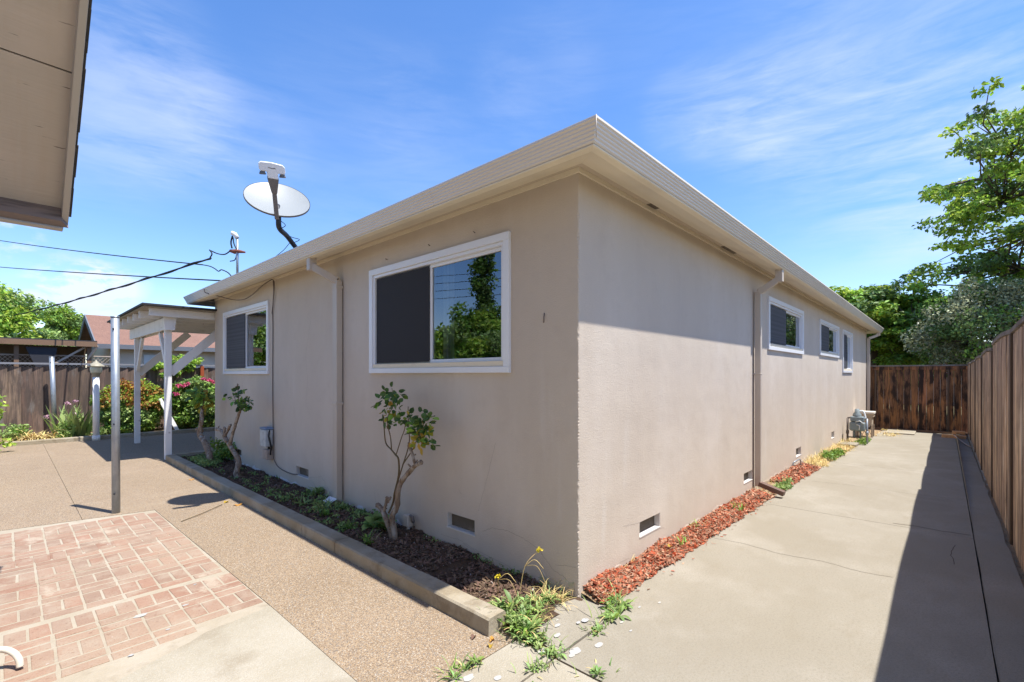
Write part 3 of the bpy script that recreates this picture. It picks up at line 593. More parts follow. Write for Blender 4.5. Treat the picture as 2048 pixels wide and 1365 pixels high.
w = window(mA, *WA[0], True, 'big'); w['label'] = 'large white sliding window with a black screen on its left half'
w = window(mA, *WA[1], True, 'x')
for h in WB: window(mB, *h, False, 'x')
def vent(mp, a, b, c, d):
    f = MB(); D = -.05
    f.add([mp(a, D, c), mp(b, D, c), mp(b, D, d), mp(a, D, d)], [(0, 1, 2, 3)]); v = f.build('crawl_vent', 'mesh', house)
    g = MB(); g.box(mp(a - .004, -.07, c - .007), mp(b + .004, .004, c + .004)); g.build('vent_ledge', 'ventsill', v)
    for (p, q) in ((a - .002, a + .007), (b - .007, b + .002)):
        g = MB(); g.box(mp(p, -.066, c + .005), mp(q, -.003, d - .001)); g.build('vent_cheek', 'ventsill', v)
for h in VA: vent(mA, *h)
for h in VB: vent(mB, *h)
# downspouts
def downspout(pts, w, d, name='downspout', m='ds', extra=None):
    g = MB()
    for (p, q, ww, dd) in pts: g.bar(p, q, ww, dd)
    o = g.build(name, m, house); bevel(o, .006); return o
XA = -.052
d1 = downspout([((XA, 3.355, 2.60), (XA, 3.355, .03), .155, .07)], 0, 0) if False else None
g = MB(); g.box((-.085, 3.30, .05), (-.012, 3.40, 2.645)); g.bar((-.055, 3.35, 2.64), (-.285, 3.49, 2.79), .075, .08); g.box((-.33, 3.455, 2.745), (-.245, 3.535, 2.885)); g.box((-.09, 3.295, 1.2), (-.004, 3.405, 1.235)); g.box((-.09, 3.295, 2.55), (-.004, 3.405, 2.585))
o = g.build('downspout', 'ds', house); bevel(o, .005)
g = MB(); g.add([(-.09, 3.27, .125), (-.09, 3.45, .125), (-.17, 3.47, .085), (-.17, 3.31, .075), (-.012, 3.27, .06), (-.012, 3.45, .06)], [(0, 1, 2, 3), (4, 5, 1, 0)]); g.build('spout_mouth', 'vinyl', o)
g = MB(); g.box((3.955, -.092, .10), (4.02, -.022, 2.63)); g.bar((3.985, -.06, 2.62), (4.02, -.27, 2.76), .075, .075); g.box((3.98, -.335, 2.73), (4.06, -.25, 2.885)); g.box((3.95, -.095, 1.55), (4.025, -.004, 1.57))
o = g.build('downspout', 'ds', house); bevel(o, .005)
g = MB(); g.bar((3.99, -.07, .135), (3.97, -.36, .055), .085, .06); o2 = g.build('spout_extension', 'dsbrown', o); bevel(o2, .005)
g = MB(); g.box((15.72, -.10, -.1), (15.80, -.02, 2.7)); g.bar((15.76, -.06, 2.69), (15.9, -.27, 2.79), .075, .075); g.box((15.86, -.335, 2.77), (15.94, -.25, 2.885)); o = g.build('downspout', 'ds', house); bevel(o, .005)
# hooks left in the shaded wall
g = MB()
for y, z in ((1.045, 2.739), (1.658, 2.746), (2.372, 2.735)):
    g = MB(); g.tube([(0, y, z), (-.03, y - .01, z + .004), (-.035, y - .03, z - .01)], .003, 5); g.build('hook', 'cablebrown', house)
g = MB(); g.tube([(-.001, .30, 2.0), (-.012, .295, 1.97), (-.001, .305, 1.93)], .004, 5); g.build('plaster_scar', 'cablebrown', house)

# ------------------------------------------------------------------ things on the shaded wall
def stub_pipe():
    t = thing('pipe_stub', (-.05, 1.93, .03), 'short beige pipe stub by the foot of the wall beside the rose', 'pipe')
    g = MB(); g.tube([(-.05, 1.93, -.02), (-.05, 1.93, .11)], .016, 10); g.build('pipe', 'ds', t)
    g = MB(); g.box((-.085, 1.895, .10), (-.018, 1.975, .21)); o = g.build('pipe_box', 'ds', t); bevel(o, .01)
    g = MB(); g.tube([(-.05, 1.90, .205), (-.05, 1.86, .2), (-.05, 1.855, .15)], .014, 8); g.build('pipe_elbow', 'cablebrown', t)
stub_pipe()
t = thing('phone_box', (-.05, 5.46, .3), 'grey telephone junction box with blue cap on the shaded wall', 'junction box')
g = MB(); g.box((-.125, 5.385, .50), (-.002, 5.60, .745)); o = g.build('housing', 'boxgrey', t); bevel(o, .014, 3)
g = MB(); g.box((-.129, 5.38, .746), (-.004, 5.605, .778)); o = g.build('cap', 'boxblue', t); bevel(o, .012, 3)
g = MB(); g.box((-.105, 5.40, .31), (-.002, 5.55, .455)); o = g.build('lower_box', 'boxbeige', t); bevel(o, .012, 3)
g = MB(); g.tube([(-.05, 5.45, .44), (-.05, 5.45, .52)], .016, 8); g.tube([(-.06, 5.40, .75), (-.085, 5.36, .66), (-.05, 5.365, .5), (-.06, 5.365, .38)], .011, 8, jit=.3); g.build('cable_bundle', 'cable', t)
def smooth(pts, n=8):
    P = [V(p) for p in pts]; P = [P[0] * 2 - P[1]] + P + [P[-1] * 2 - P[-2]]; out = []
    for i in range(1, len(P) - 2):
        for k in range(n):
            t = k / n; a, b, c, d = P[i - 1], P[i], P[i + 1], P[i + 2]
            out.append(.5 * ((2 * b) + (c - a) * t + (2 * a - 5 * b + 4 * c - d) * t * t + (3 * b - a - 3 * c + d) * t ** 3))
    out.append(P[-2]); return out
g = MB(); g.tube(smooth([(-.01, 5.389, 2.93), (-.02, 5.35, 2.75), (-.012, 5.41, 2.5), (-.012, 5.40, 2.2), (-.012, 5.41, 1.5), (-.014, 5.39, .84), (-.02, 5.37, .45), (-.016, 5.33, .30), (-.012, 5.16, .215), (-.012, 4.80, .19), (-.01, 4.55, .208)]), .0065, 6)
tag(g.build('wall_cable', 'cablebrown'), 'thin brown cable running down the shaded wall into the vent', 'cable')
g = MB(); g.tube(smooth([(-.39, 7.40, 3.0), (-.385, 7.3, 2.93), (-.20, 7.1, 2.86), (-.10, 6.86, 2.80), (-.06, 6.47, 2.77), (-.06, 6.05, 2.81), (-.05, 5.67, 2.90), (-.02, 5.42, 2.95)]), .007, 6)
tag(g.build('drooping_cable', 'cablebrown'), 'cable looping under the gutter above the small left window', 'cable')
g = MB(); g.tube(smooth([(-.02, 5.40, 2.95), (-.04, 5.27, 2.88), (-.03, 5.32, 2.7), (-.015, 5.43, 2.45)]), .0055, 6)
tag(g.build('short_cable', 'cablebrown'), 'short second cable curling beside the small left window', 'cable')

# ------------------------------------------------------------------ satellite dish
C = V((-.575, 3.72, 3.55)); az = V((-.305, -.952, 0)).normalized(); el = R(41)
nrm_ = (az * math.cos(el) + V((0, 0, 1)) * math.sin(el)).normalized(); side = nrm_.cross(V((0, 0, 1))).normalized(); upd = side.cross(nrm_).normalized()
roll = R(-1); side, upd = (side * math.cos(roll) + upd * math.sin(roll)), (upd * math.cos(roll) - side * math.sin(roll))
t = thing('satellite_dish', (-.2, 3.98, 3.08), 'pale satellite dish on a bent black mast at the roof edge', 'satellite dish')
def dl(a, b, c): return C + side * a + upd * b + nrm_ * c
g = MB(); n = 40; vs = [dl(0, 0, -.05)]; rings = [.08, .16, .22, .28, .32, .336]
for r in rings: vs += [dl(math.cos(2 * math.pi * j / n) * r, math.sin(2 * math.pi * j / n) * r, -.05 + .05 * (r / .336) ** 2) for j in range(n)]
fs = [(0, 1 + j, 1 + (j + 1) % n) for j in range(n)]
for k in range(len(rings) - 1): fs += [(1 + k * n + j, 1 + (k + 1) * n + j, 1 + (k + 1) * n + (j + 1) % n, 1 + k * n + (j + 1) % n) for j in range(n)]
g.add(vs, fs, 0, True); g.build('reflector', 'dish', t)
g = MB(); vs = []; 
for (r, c) in ((.341, .001), (.341, -.018), (.28, -.04), (.1, -.066), (.01, -.068)): vs += [dl(math.cos(2 * math.pi * j / n) * r, math.sin(2 * math.pi * j / n) * r, c) for j in range(n)]
g.add(vs, [(k * n + j, (k + 1) * n + j, (k + 1) * n + (j + 1) % n, k * n + (j + 1) % n) for k in range(4) for j in range(n)], 0, True); g.build('reflector_back', 'dishback', t)
BO = dl(.025, -.335, -.02); LN = BO + (dl(.085, -.10, .50) - BO) * .70
g = MB(); dd = (LN - BO); g.bar(BO - dd.normalized() * .03, BO + dd * .62, .045, .035, 0, upd)
a, b = BO + dd * .60, BO + dd * .98
vs = [c + side * x * w_ + upd * y * h_ for c, w_, h_ in ((a, .024, .02), (a + dd * .05, .03, .025), (b, .055, .03)) for x, y in ((-1, -1), (1, -1), (1, 1), (-1, 1))]
g.add(vs, [(0, 1, 2, 3), (11, 10, 9, 8)] + [(k * 4 + i, k * 4 + 4 + i, k * 4 + 4 + (i + 1) % 4, k * 4 + (i + 1) % 4) for k in (0, 1) for i in range(4)]); o = g.build('feed_arm', 'arm', t); bevel(o, .004)
# receiver head: flat rounded T shape facing down-range
g = MB(); ax = dd.normalized(); fz = side.cross(ax).normalized()
def hd(x, y, z): return LN + side * x * .9 + ax * y * .85 + fz * z
outl = [(-.055, -.02), (.055, -.02), (.058, .055), (.125, .052), (.138, .075), (.138, .135), (.115, .158), (0, .168), (-.115, .158), (-.138, .135), (-.138, .075), (-.125, .052), (-.058, .055)]
k = len(outl); vs = [hd(x, y, -.03) for x, y in outl] + [hd(x, y, .03) for x, y in outl]
g.add(vs, [tuple(reversed(range(k))), tuple(range(k, 2 * k))] + [(i, (i + 1) % k, (i + 1) % k + k, i + k) for i in range(k)]); o = g.build('receiver_head', 'lnb', t); bevel(o, .008, 3)
for sx in (-1, 1):
    g = MB(); g.tube([hd(sx * .105, .05, .0), hd(sx * .105, .02, 0)], .026, 12); g.tube([hd(sx * .105, .03, 0), hd(sx * .105, .012, 0)], .032, 12); g.build('feed_horn', 'dishback', o)
for zz in (.0312, -.0312):
    g = MB(); out_ = [(-.045, .100), (-.02, .112), (-.012, .105), (.045, .108), (.045, .100), (-.008, .096)]
    g.add([hd(a_, b_, zz) for a_, b_ in out_], [tuple(range(6))]); g.build('faint_marking', 'arm', o)

g = MB(); g.tube(smooth([dl(0, -.05, -.06), dl(.0, -.22, -.07), BO + V((.03, .03, -.02)), BO + V((.06, .08, -.10)), V((-.44, 3.80, 3.17)), V((-.30, 3.92, 3.10)), V((-.2, 3.98, 3.05))], 5), .028, 10); g.build('mast', 'black', t)
g = MB(); g.bar((-.27, 3.98, 3.052), (-.12, 3.98, 3.095), .16, .012); g.build('foot_plate', 'galv', t)
g = MB(); g.tube(smooth([BO + V((.04, .03, -.02)), BO + V((.10, .02, -.07)), BO + V((.06, .08, -.12)), V((-.38, 3.83, 3.18)), V((-.28, 3.84, 3.17)), V((-.34, 3.95, 3.13))], 5), .004, 5); g.tube(smooth([V((-.36, 3.9, 3.14)), V((-.36, 4.1, 3.08)), V((-.38, 4.3, 3.03))], 4), .004, 5); g.build('coax', 'cable', t)

# ------------------------------------------------------------------ service mast and wires
t = thing('service_mast', (-.09, 6.7, 3.05), 'thin grey service mast with red clamp standing on the roof', 'roof mast')
g = MB(); g.tube([(-.09, 6.7, 3.06), (-.09, 6.7, 3.82)], .019, 10); g.build('pipe', 'galv', t)
g = MB(); g.tube([(-.09, 6.7, 3.80), (-.12, 6.72, 3.86), (-.16, 6.75, 3.88)], .034, 8); g.build('weather_head', 'lnb', t)
g = MB(); 
cl = [site(-4.53 + dx, 7.70, 3.575 + dz) for dx, dz in ((-.11, .015), (-.03, .0), (.0, .01), (.14, -.01))]
g.tube(cl, [.022, .04, .035, .014], 8); g.build('clamp', 'rust', t)
g = MB(); pz = lambda px, py, d: site((px - 1024) / 936 * d, d, 1.55 + (750 - py) / 936 * d)
g.tube(smooth([pz(465, 472, 7.68), pz(462, 485, 7.68), pz(464, 497, 7.68)], 5), .012, 6); g.tube(smooth([pz(466, 475, 7.68), pz(468, 488, 7.68), pz(473, 499, 7.68)], 5), .009, 6)
g.tube(smooth([pz(462, 501, 7.7), pz(450, 509, 7.7), pz(436, 508, 7.75), pz(422, 502, 7.8)], 5), .010, 6); g.tube(smooth([pz(474, 506, 7.7), pz(470, 520, 7.7), pz(460, 523, 7.7)], 5), .008, 6)
g.build('drip_loops', 'cable', t)
def span(a, b, sag, n=24): return [a.lerp(b, i / n) - V((0, 0, sag * 4 * (i / n) * (1 - i / n))) for i in range(n + 1)]
def wire(pts, r, label, twist=False, tail=None):
    g = MB(); g.tube(pts, r, 6)
    if twist:
        h = []; n = 260; a, b = pts[0], pts[-1]
        full = [pts[0].lerp(pts[-1], 0)]
        for i in range(n + 1):
            f = i / n * (len(pts) - 1); k = min(int(f), len(pts) - 2); p = pts[k].lerp(pts[k + 1], f - k); an = i * .62
            h.append(p + V((0, 0, math.sin(an) * r * 1.5)) + RT * math.cos(an) * r * 1.5)
        g.tube(h, r * .8, 5)
    if tail: g.tube(smooth(tail, 4), r * .8, 5)
    return tag(g.build('overhead_wire', 'cable'), label, 'wire')
wire(span(pz(-200, 443, 22), pz(405, 530, 9.4), .16), .013, 'uppermost overhead wire sloping down from the top left to the roof', tail=[pz(405, 530, 9.4), pz(420, 533, 9), pz(430, 538, 8.8), pz(437, 543, 8.6), pz(443, 540, 8.5), pz(455, 545, 8.3), pz(462, 552, 8.2)])
wire(span(pz(-200, 513, 28), pz(445, 562, 9), .12), .014, 'middle overhead wire running nearly level to the roof edge', )
wire(span(pz(-220, 634, 36), pz(422, 517, 7.9), .9), .014, 'twisted service wire crossing the other two and rising to the mast', True, [pz(420, 516, 7.9), pz(424, 508, 7.9), pz(419, 500, 7.9)])

# ------------------------------------------------------------------ neighbouring eave overhead at the left
# roof plane: rises 0.75 per metre toward -y from its lower edge
t = thing('garage', (-3.6, 2.3, 0), 'outbuilding whose brown painted eave hangs over the left edge', 'garage')
TX, TY, TZ, PS = -2.372, 2.70, 2.655, .74
def rp(dx, dt, dn=0): # dx from rake edge, dt up the slope (horizontal m), dn normal offset
    return V((TX + dx, TY - dt, TZ + PS * dt)) + V((0, PS, 1)).normalized() * dn
def rslab(g, x0, x1, t0, t1, n0, n1):
    vs = [rp(x, t_, n_) for n_ in (n0, n1) for x, t_ in ((x0, t0), (x1, t0), (x1, t1), (x0, t1))]
    g.add(vs, [(0, 3, 2, 1), (4, 5, 6, 7), (0, 1, 5, 4), (1, 2, 6, 5), (2, 3, 7, 6), (3, 0, 4, 7)])
g = MB(); rslab(g, -4.5, -.035, .03, .83, .05, .062); rslab(g, -4.5, -.035, .838, 2.05, .05, .062); rslab(g, -4.5, -.035, 2.058, 3.3, .05, .062); rslab(g, -4.5, -.035, 3.308, 4.6, .05, .062); g.build('sheathing', 'soffitold', t)
g = MB(); rslab(g, -.035, .0, -.005, 4.6, -.045, .075); o = g.build('bargeboard', 'bargeboard', t); bevel(o, .003)
g = MB(); g.add([rp(-4.5, .03, .049), rp(-.037, .03, .049), rp(-.037, .03, -.085), rp(-4.5, .03, -.085), rp(-4.5, -.012, .049), rp(-.0, -.012, .049), rp(-.0, -.012, -.085), rp(-4.5, -.012, -.085)],
    [(0, 1, 2, 3), (7, 6, 5, 4), (3, 2, 6, 7), (0, 4, 5, 1), (1, 5, 6, 2), (0, 3, 7, 4)]); o = g.build('fascia_board', 'rawwood', t)
g = MB(); g.add([rp(-4.5, -.013, .03), rp(-.01, -.013, .03), rp(-.03, -.013, -.10), rp(-4.5, -.013, -.10), rp(-4.5, -.035, .03), rp(-.01, -.035, .03), rp(-.03, -.035, -.10), rp(-4.5, -.035, -.10)],
    [(0, 1, 2, 3), (7, 6, 5, 4), (3, 2, 6, 7), (0, 4, 5, 1), (1, 5, 6, 2), (0, 3, 7, 4)]); g.build('gutter_strip', 'bargeboard', t)
g = MB()
for k in range(34):
    rslab(g, -4.5, .022 + rnd(-.003, .004), .14 * k - .04, .14 * k + .16, .078 + .004 * (k % 2), .09 + .004 * (k % 2))
g.build('shingles', 'oldshingle', t)
g = MB(); g.box((-6.7, -4.2, -.3), (-3.62, 2.1, 2.5)); vs = [(-3.62, 2.1, 2.5), (-3.62, -2.0, 2.5 + 4.1 * PS), (-3.62, -4.2, 2.5 + 4.1 * PS), (-3.62, -4.2, 2.5), (-6.7, 2.1, 2.5), (-6.7, -2.0, 2.5 + 4.1 * PS), (-6.7, -4.2, 2.5 + 4.1 * PS), (-6.7, -4.2, 2.5)]
g.add(vs, [(0, 1, 2, 3), (4, 7, 6, 5)]); g.build('wall', 'nwall', t)

# ------------------------------------------------------------------ galvanized posts, lamp post
def post(x, y, r, z0, z1, lean, label, cap=True):
    t = thing('steel_post', (x, y, z0), label, 'post')
    g = MB(); g.tube([(x, y, z0 - .05), (x + lean[0], y + lean[1], z1)], r, 16); g.build('tube', 'galv', t)
    g = MB(); g.tube([(x + lean[0], y + lean[1], z1 - .002), (x + lean[0], y + lean[1], z1 + .012)], r * 1.06, 16); g.build('cap', 'galv', t)
    for zz in (z1 - .13, z0 + .22, z0 + 1.0):
        g = MB(); c = V((x, y, zz)) - FW * (r + .003) + RT * .012 + V((lean[0], lean[1], 0)) * ((zz - z0) / (z1 - z0)); g.tube([c, c + FW * .012], .009, 8); g.build('bolt', 'black', t)
post(-1.833, 4.985, .0385, 0, 2.19, (-.012, -.025), 'tall galvanized steel clothesline post at the corner of the bricks')
post(-1.87, 14.1, .048, .06, 1.98, (-.06, 0), 'slim leaning galvanized post in the flower bed at the far fence')
t = thing('lamp_post', (-1.24, 12.85, 0), 'white lamp post with a brass lantern by the far kerb', 'lamp post')
g = MB(); g.tube([(-1.24, 12.85, 0), (-1.24, 12.85, 1.50)], .062, 8); g.tube([(-1.24, 12.85, 0), (-1.24, 12.85, .12)], .075, 8); g.build('post', 'white_wood', t)
g = MB(); g.lathe((-1.24, 12.85, 1.5), [(.05, 0), (.075, .02), (.07, .06), (.105, .10)]); g.build('lantern_base', 'lamp', t)
g = MB(); g.lathe((-1.24, 12.85, 1.6), [(.10, 0), (.115, .06), (.11, .15), (.10, .16)]); g.build('globe', 'lampglass', t)
g = MB(); g.lathe((-1.24, 12.85, 1.76), [(.16, -.01), (.15, .01), (.08, .06), (.035, .09), (.03, .11), (.012, .13), (.0, .14)]); g.build('lantern_cap', 'lamp', t)

# ------------------------------------------------------------------ white patio cover behind the house
t = thing('patio_cover', (-.62, 8.5, 0), 'white wooden patio cover with knee braces at the back corner', 'patio cover')
PX = -.66
for y in (8.62, 11.6):
    g = MB(); g.box((PX - .05, y - .05, 0), (PX + .05, y + .05, 2.37)); o = g.build('post', 'white_wood', t); bevel(o, .004)
g = MB(); g.box((PX - .022 - .045, 8.50, 2.37), (PX + .022 - .045, 12.1, 2.585)); o = g.build('beam', 'white_wood', t)
g = MB(); g.box((PX + .045, 8.50, 2.372), (PX + .09, 12.1, 2.583)); o = g.build('beam', 'white_wood', t)
g = MB(); g.add([(PX - .10, 8.455, 2.60), (PX + .10, 8.455, 2.60), (PX + .07, 8.455, 2.36), (PX - .07, 8.455, 2.36), (PX - .10, 8.498, 2.60), (PX + .10, 8.498, 2.60), (PX + .07, 8.498, 2.36), (PX - .07, 8.498, 2.36)], [(0, 3, 2, 1), (4, 5, 6, 7), (0, 1, 5, 4), (1, 2, 6, 5), (2, 3, 7, 6), (3, 0, 4, 7)]); g.build('beam_end_block', 'white_wood', t)
for y in (8.62, 11.6):
    s_ = 1 if y < 10 else -1
    g = MB(); g.bar((PX, y + s_ * .06, 1.66), (PX, y + s_ * .62, 2.36), .09, .05, 0, V((1, 0, 0))); g.build('knee_brace', 'white_wood', t)
    g = MB(); g.bar((PX + .03, y, 1.58), (PX + .98, y, 2.54), .15, .045, 0, V((0, 1, 0))); g.build('knee_brace', 'white_wood', t)
for k in range(7):
    y = 8.36 + .60 * k
    g = MB(); g.box((-1.03 if k else -.98, y - .022, 2.588), (3.2, y + .022, 2.72)); g.build('rafter', 'white_wood', t)
g = MB()
for k in range(36): g.box((-1.07, 8.2 + .112 * k, 2.722), (3.2, 8.2 + .112 * k + .108, 2.742))
g.build('roof_deck', 'purlin', t)
g = MB(); g.box((-1.11, 8.13, 2.744), (3.25, 12.28, 2.775)); g.build('roof_sheet', 'roofedge', t)

# ------------------------------------------------------------------ fences
def boards(g, p0, p1, z0f, z1f, bw, th, jit, two=None):
    p0, p1 = V(p0), V(p1); L_ = (p1 - p0).length; d = (p1 - p0) / L_; nn = V((-d.y, d.x, 0)); s_ = 0
    while s_ < L_:
        w_ = bw * rnd(.85, 1.12); w_ = min(w_, L_ - s_ + .001)
        a = p0 + d * (s_ + .003); b = p0 + d * (s_ + w_ - .003); o = rnd(-jit, jit); o2 = o + rnd(-jit, jit) * .8
        za, zb = z0f(a), z0f(b); ta, tb = z1f(a) + rnd(-.012, .004), z1f(b)
        vs = []
        for q, zz0, zz1, oo in ((a, za, ta, o), (b, zb, ta, o2)):
            vs += [V((q.x, q.y, zz0)) + nn * oo, V((q.x, q.y, zz0)) + nn * (oo + th), V((q.x, q.y, zz1)) + nn * (oo + th), V((q.x, q.y, zz1)) + nn * oo]
        g.add(vs, [(0, 1, 2, 3), (7, 6, 5, 4), (0, 4, 5, 1), (1, 5, 6, 2), (2, 6, 7, 3), (3, 7, 4, 0)]); s_ += w_
# right side fence
t = thing('side_fence', (3, -2.33, 0), 'tall sun-worn redwood fence with dark posts running along the walkway', 'fence')
def ft(x): return 1.925 if x < 4.9 else 1.90 if x < 6.3 else 1.86 if x < 8.8 else 1.83 if x < 11.3 else 1.80
px_ = [-.12, 1.22, 3.67, 6.12, 8.57, 11.02, 13.47, 15.85]
for a, b in zip(px_, px_[1:]):
    zt = ft((a + b) / 2); sg = lambda p: zt + .03 * math.sin((p.x - a) / (b - a) * math.pi) * (1 if a > 0 else 0)
    g = MB(); boards(g, (a, -2.345, 0), (b, -2.345, 0), lambda p: gz(p.x) - .05, lambda p: zt - .03, .16, -.018, .0); boards(g, (a + .056, -2.298, 0), (b - .056, -2.298, 0), lambda p: gz(p.x) - .02, sg, .138, -.018, .003); g.build('board_panel', 'fence_side', t)  # unseen rear board layer added to block sun leaking past the posts
    g = MB(); n = 6
    for k in range(n):
        xa, xb = a + (b - a) * k / n, a + (b - a) * (k + 1) / n; f = lambda x: zt + .008 + .03 * math.sin((x - a) / (b - a) * math.pi) * (1 if a > 0 else 0)
        vs = [(x, y, f(x) + dz) for x in (xa, xb) for y, dz in ((-2.40, 0), (-2.285, 0), (-2.285, .04), (-2.40, .04))]
        g.add(vs, [(0, 4, 5, 1), (1, 5, 6, 2), (2, 6, 7, 3), (3, 7, 4, 0)] + ([(0, 1, 2, 3)] if k == 0 else []) + ([(7, 6, 5, 4)] if k == n - 1 else []))
    g.build('cap_rail', 'fence_cap', t)
for x in px_[:-1]:
    g = MB(); g.box((x - .045, -2.372, -.2), (x + .045, -2.282, min(ft(x - .3), ft(x + .3)) + .004)); o = g.build('post', 'post_dark', t); bevel(o, .004)
# end fence
t = thing('end_fence', (15.9, -1.2, -.16), 'dark stained redwood fence closing off the end of the walkway', 'fence')
g = MB(); boards(g, (15.93, -2.33, 0), (15.93, .15, 0), lambda p: -.17, lambda p: 1.80, .165, -.02, .004); boards(g, (15.93, .15, 0), (15.93, 9, 0), lambda p: -.17, lambda p: 1.80, .165, -.02, .004); g.build('board_panel', 'fence_end', t)
g = MB(); g.box((15.86, -2.34, 1.803), (15.97, 9, 1.845)); g.build('cap_rail', 'fence_cap', t)
g = MB(); g.box((15.895, -2.33, 1.70), (15.925, 9, 1.80)); g.build('upper_rail', 'fence_end', t)
for y in (-.22, -.02, -1.9):
    g = MB(); g.box((15.885, y - .02, -.16), (15.924, y + .02, 1.70)) if y != -.02 else g.box((15.86, y - .05, -.16), (15.924, y + .05, 1.799)); g.build('batten' if y != -.02 else 'post', 'post_dark', t)
g = MB(); g.box((15.80, -2.3, -.17), (15.90, .1, -.10)); g.build('kick_board', 'brownbeam', t)
# far fence behind the patio
t = thing('rear_fence', (-1, 14.4, 0), 'weathered grey-brown board fence behind the flower bed', 'fence')
g = MB()
s_ = -9.0; 
while s_ < 7:
    w_ = .205 * rnd(.9, 1.1); a, b = s_, s_ + w_ + .02; o1, o2 = 14.40, 14.36 + rnd(-.01, .005)
    zt = 1.77 + rnd(-.02, .0)
    vs = [(a, o1, 0), (a, o1 + .02, 0), (a, o1 + .02, zt), (a, o1, zt), (b, o2, 0), (b, o2 + .02, 0), (b, o2 + .02, zt - .02), (b, o2, zt - .02)]
    g.add(vs, [(0, 1, 2, 3), (7, 6, 5, 4), (0, 4, 5, 1), (1, 5, 6, 2), (2, 6, 7, 3), (3, 7, 4, 0)]); s_ += w_
g.build('board_panel', 'fence_far', t)
g = MB(); g.box((-9, 14.33, 1.80), (7, 14.45, 1.845)); g.build('top_rail', 'capgrey', t)
g = MB(); g.box((1.21, 14.27, 0), (1.30, 14.33, 1.80)); o = g.build('post', 'redpost', t); o['label'] = 'reddish brown fence post'

# ------------------------------------------------------------------ neighbours' buildings
def gabled(name, label, x0, x1, y0, y1, ze, rise, wall, roofm, trim, gable, ov=.35, cat='house'):
    t = thing(name, (x0, y0, -.3), label, cat); ym = (y0 + y1) / 2
    g = MB(); g.box((x0, y0, -.3), (x1, y1, ze)); g.build('wall', wall, t)
    g = MB(); zp = ze + rise * (ym - y0) / (ym - y0 + ov) + .0
    for x in (x0, x1): g.add([(x, y0, ze), (x, y1, ze), (x, ym, zp)], [(0, 1, 2)])
    g.build('gable', gable, t)
    g = MB()
    for sy, ye in ((-1, y0 - ov), (1, y1 + ov)):
        vs = [(x0 - ov, ye, ze - .02), (x1 + ov, ye, ze - .02), (x1 + ov, ym, ze + rise), (x0 - ov, ym, ze + rise)]
        g.add(vs + [(a, b, c + .05) for a, b, c in vs], [(0, 3, 2, 1), (4, 5, 6, 7), (0, 1, 5, 4), (1, 2, 6, 5), (2, 3, 7, 6), (3, 0, 4, 7)])
    g.build('roof', roofm, t)
    g = MB()
    for ye in (y0 - ov, y1 + ov): g.box((x0 - ov, ye - .03, ze - .11), (x1 + ov, ye, ze + .03))
    for x in (x0 - ov - .03, x1 + ov):
        for ye in (y0 - ov, y1 + ov):
            vs = [(x + a, y, z + b) for a in (0, .03) for y, z, b in ((ye, ze - .02, -.14), (ye, ze - .02, .055), (ym, ze + rise, .055), (ym, ze + rise, -.14))]
            g.add(vs, [(0, 1, 2, 3), (7, 6, 5, 4), (0, 4, 5, 1), (1, 5, 6, 2), (2, 6, 7, 3), (3, 7, 4, 0)])
    g.build('fascia', trim, t); return t
nb = gabled('neighbour_house', 'house with brown shingle roof and pale gable behind the rear fence', -.50, 10, 17.3, 22.6, 2.46, 1.12, 'nwall', 'nroof', 'ntrim', 'ngable', .33)
g = MB(); g.box((.35, 17.24, 1.85), (.65, 17.297, 2.2)); g.build('wall_lamp_panel', 'meterwhite', nb)
gabled('distant_house', 'salmon walled house glimpsed beyond the trees above the end fence', 36, 46, -4.5, 6, 3.0, 1.6, 'salmon', 'nroof', 'ntrim', 'salmon', .5)
t = thing('lean_to', (-2.5, 16.2, -.3), 'low brown patio roof beside the neighbouring house', 'shelter')
g = MB(); g.bar((-3.0, 16.3, 2.40), (-.85, 16.3, 2.46), .0, .0) if False else g.box((-3.3, 15.6, 2.47), (-.95, 18.6, 2.50)); g.build('roof', 'roofedge', t)
g = MB(); g.box((-3.3, 15.56, 2.33), (-.95, 15.60, 2.47)); g.build('fascia', 'brownbeam', t)
for x in (-2.55, -1.15):
    g = MB(); g.box((x, 15.7, -.3), (x + .09, 15.79, 2.46)); g.build('post', 'brownbeam', t)
g = MB(); g.bar((-1.15, 15.74, 1.95), (-.95, 15.6, 2.36), .05, .05); g.bar((-1.8, 15.74, 1.85), (-1.15, 15.74, 2.35), .05, .05); g.build('brace', 'lattice', t)
g = MB(); g.box((-3.3, 18.5, -.3), (-.95, 18.55, 2.45)); g.build('back_wall', 'post_dark', t)
t = thing('lattice_screen', (-2.5, 15.9, 1.6), 'diamond lattice screen under the low brown patio roof', 'trellis')
g = MB()
for k in range(26):
    x = -3.2 + k * .09; g.bar((x, 15.9, 1.66), (x + .36, 15.9, 2.06), .008, .02, 0, V((0, 1, 0))); g.bar((x + .36, 15.91, 1.66), (x, 15.91, 2.06), .008, .02, 0, V((0, 1, 0)))
g.build('slats', 'lattice', t); g = MB(); g.box((-3.2, 15.88, 2.06), (-.55, 15.93, 2.09)); g.box((-3.2, 15.88, -.3), (-.55, 15.93, 1.66)); g.build('frame', 'lattice', t)
g = MB(); g.add([(-2.35, 15.65, 2.28), (-1.75, 15.65, 2.28), (-1.85, 15.65, 1.6), (-2.1, 15.65, 1.6), (-2.35, 15.69, 2.28), (-1.75, 15.69, 2.28), (-1.85, 15.69, 1.6), (-2.1, 15.69, 1.6)], [(0, 3, 2, 1), (4, 5, 6, 7), (0, 1, 5, 4), (1, 2, 6, 5), (2, 3, 7, 6), (3, 0, 4, 7)])
tag(g.build('hanging_tarp', 'tarp'), 'dark tarp hanging under the low brown patio roof', 'tarp')

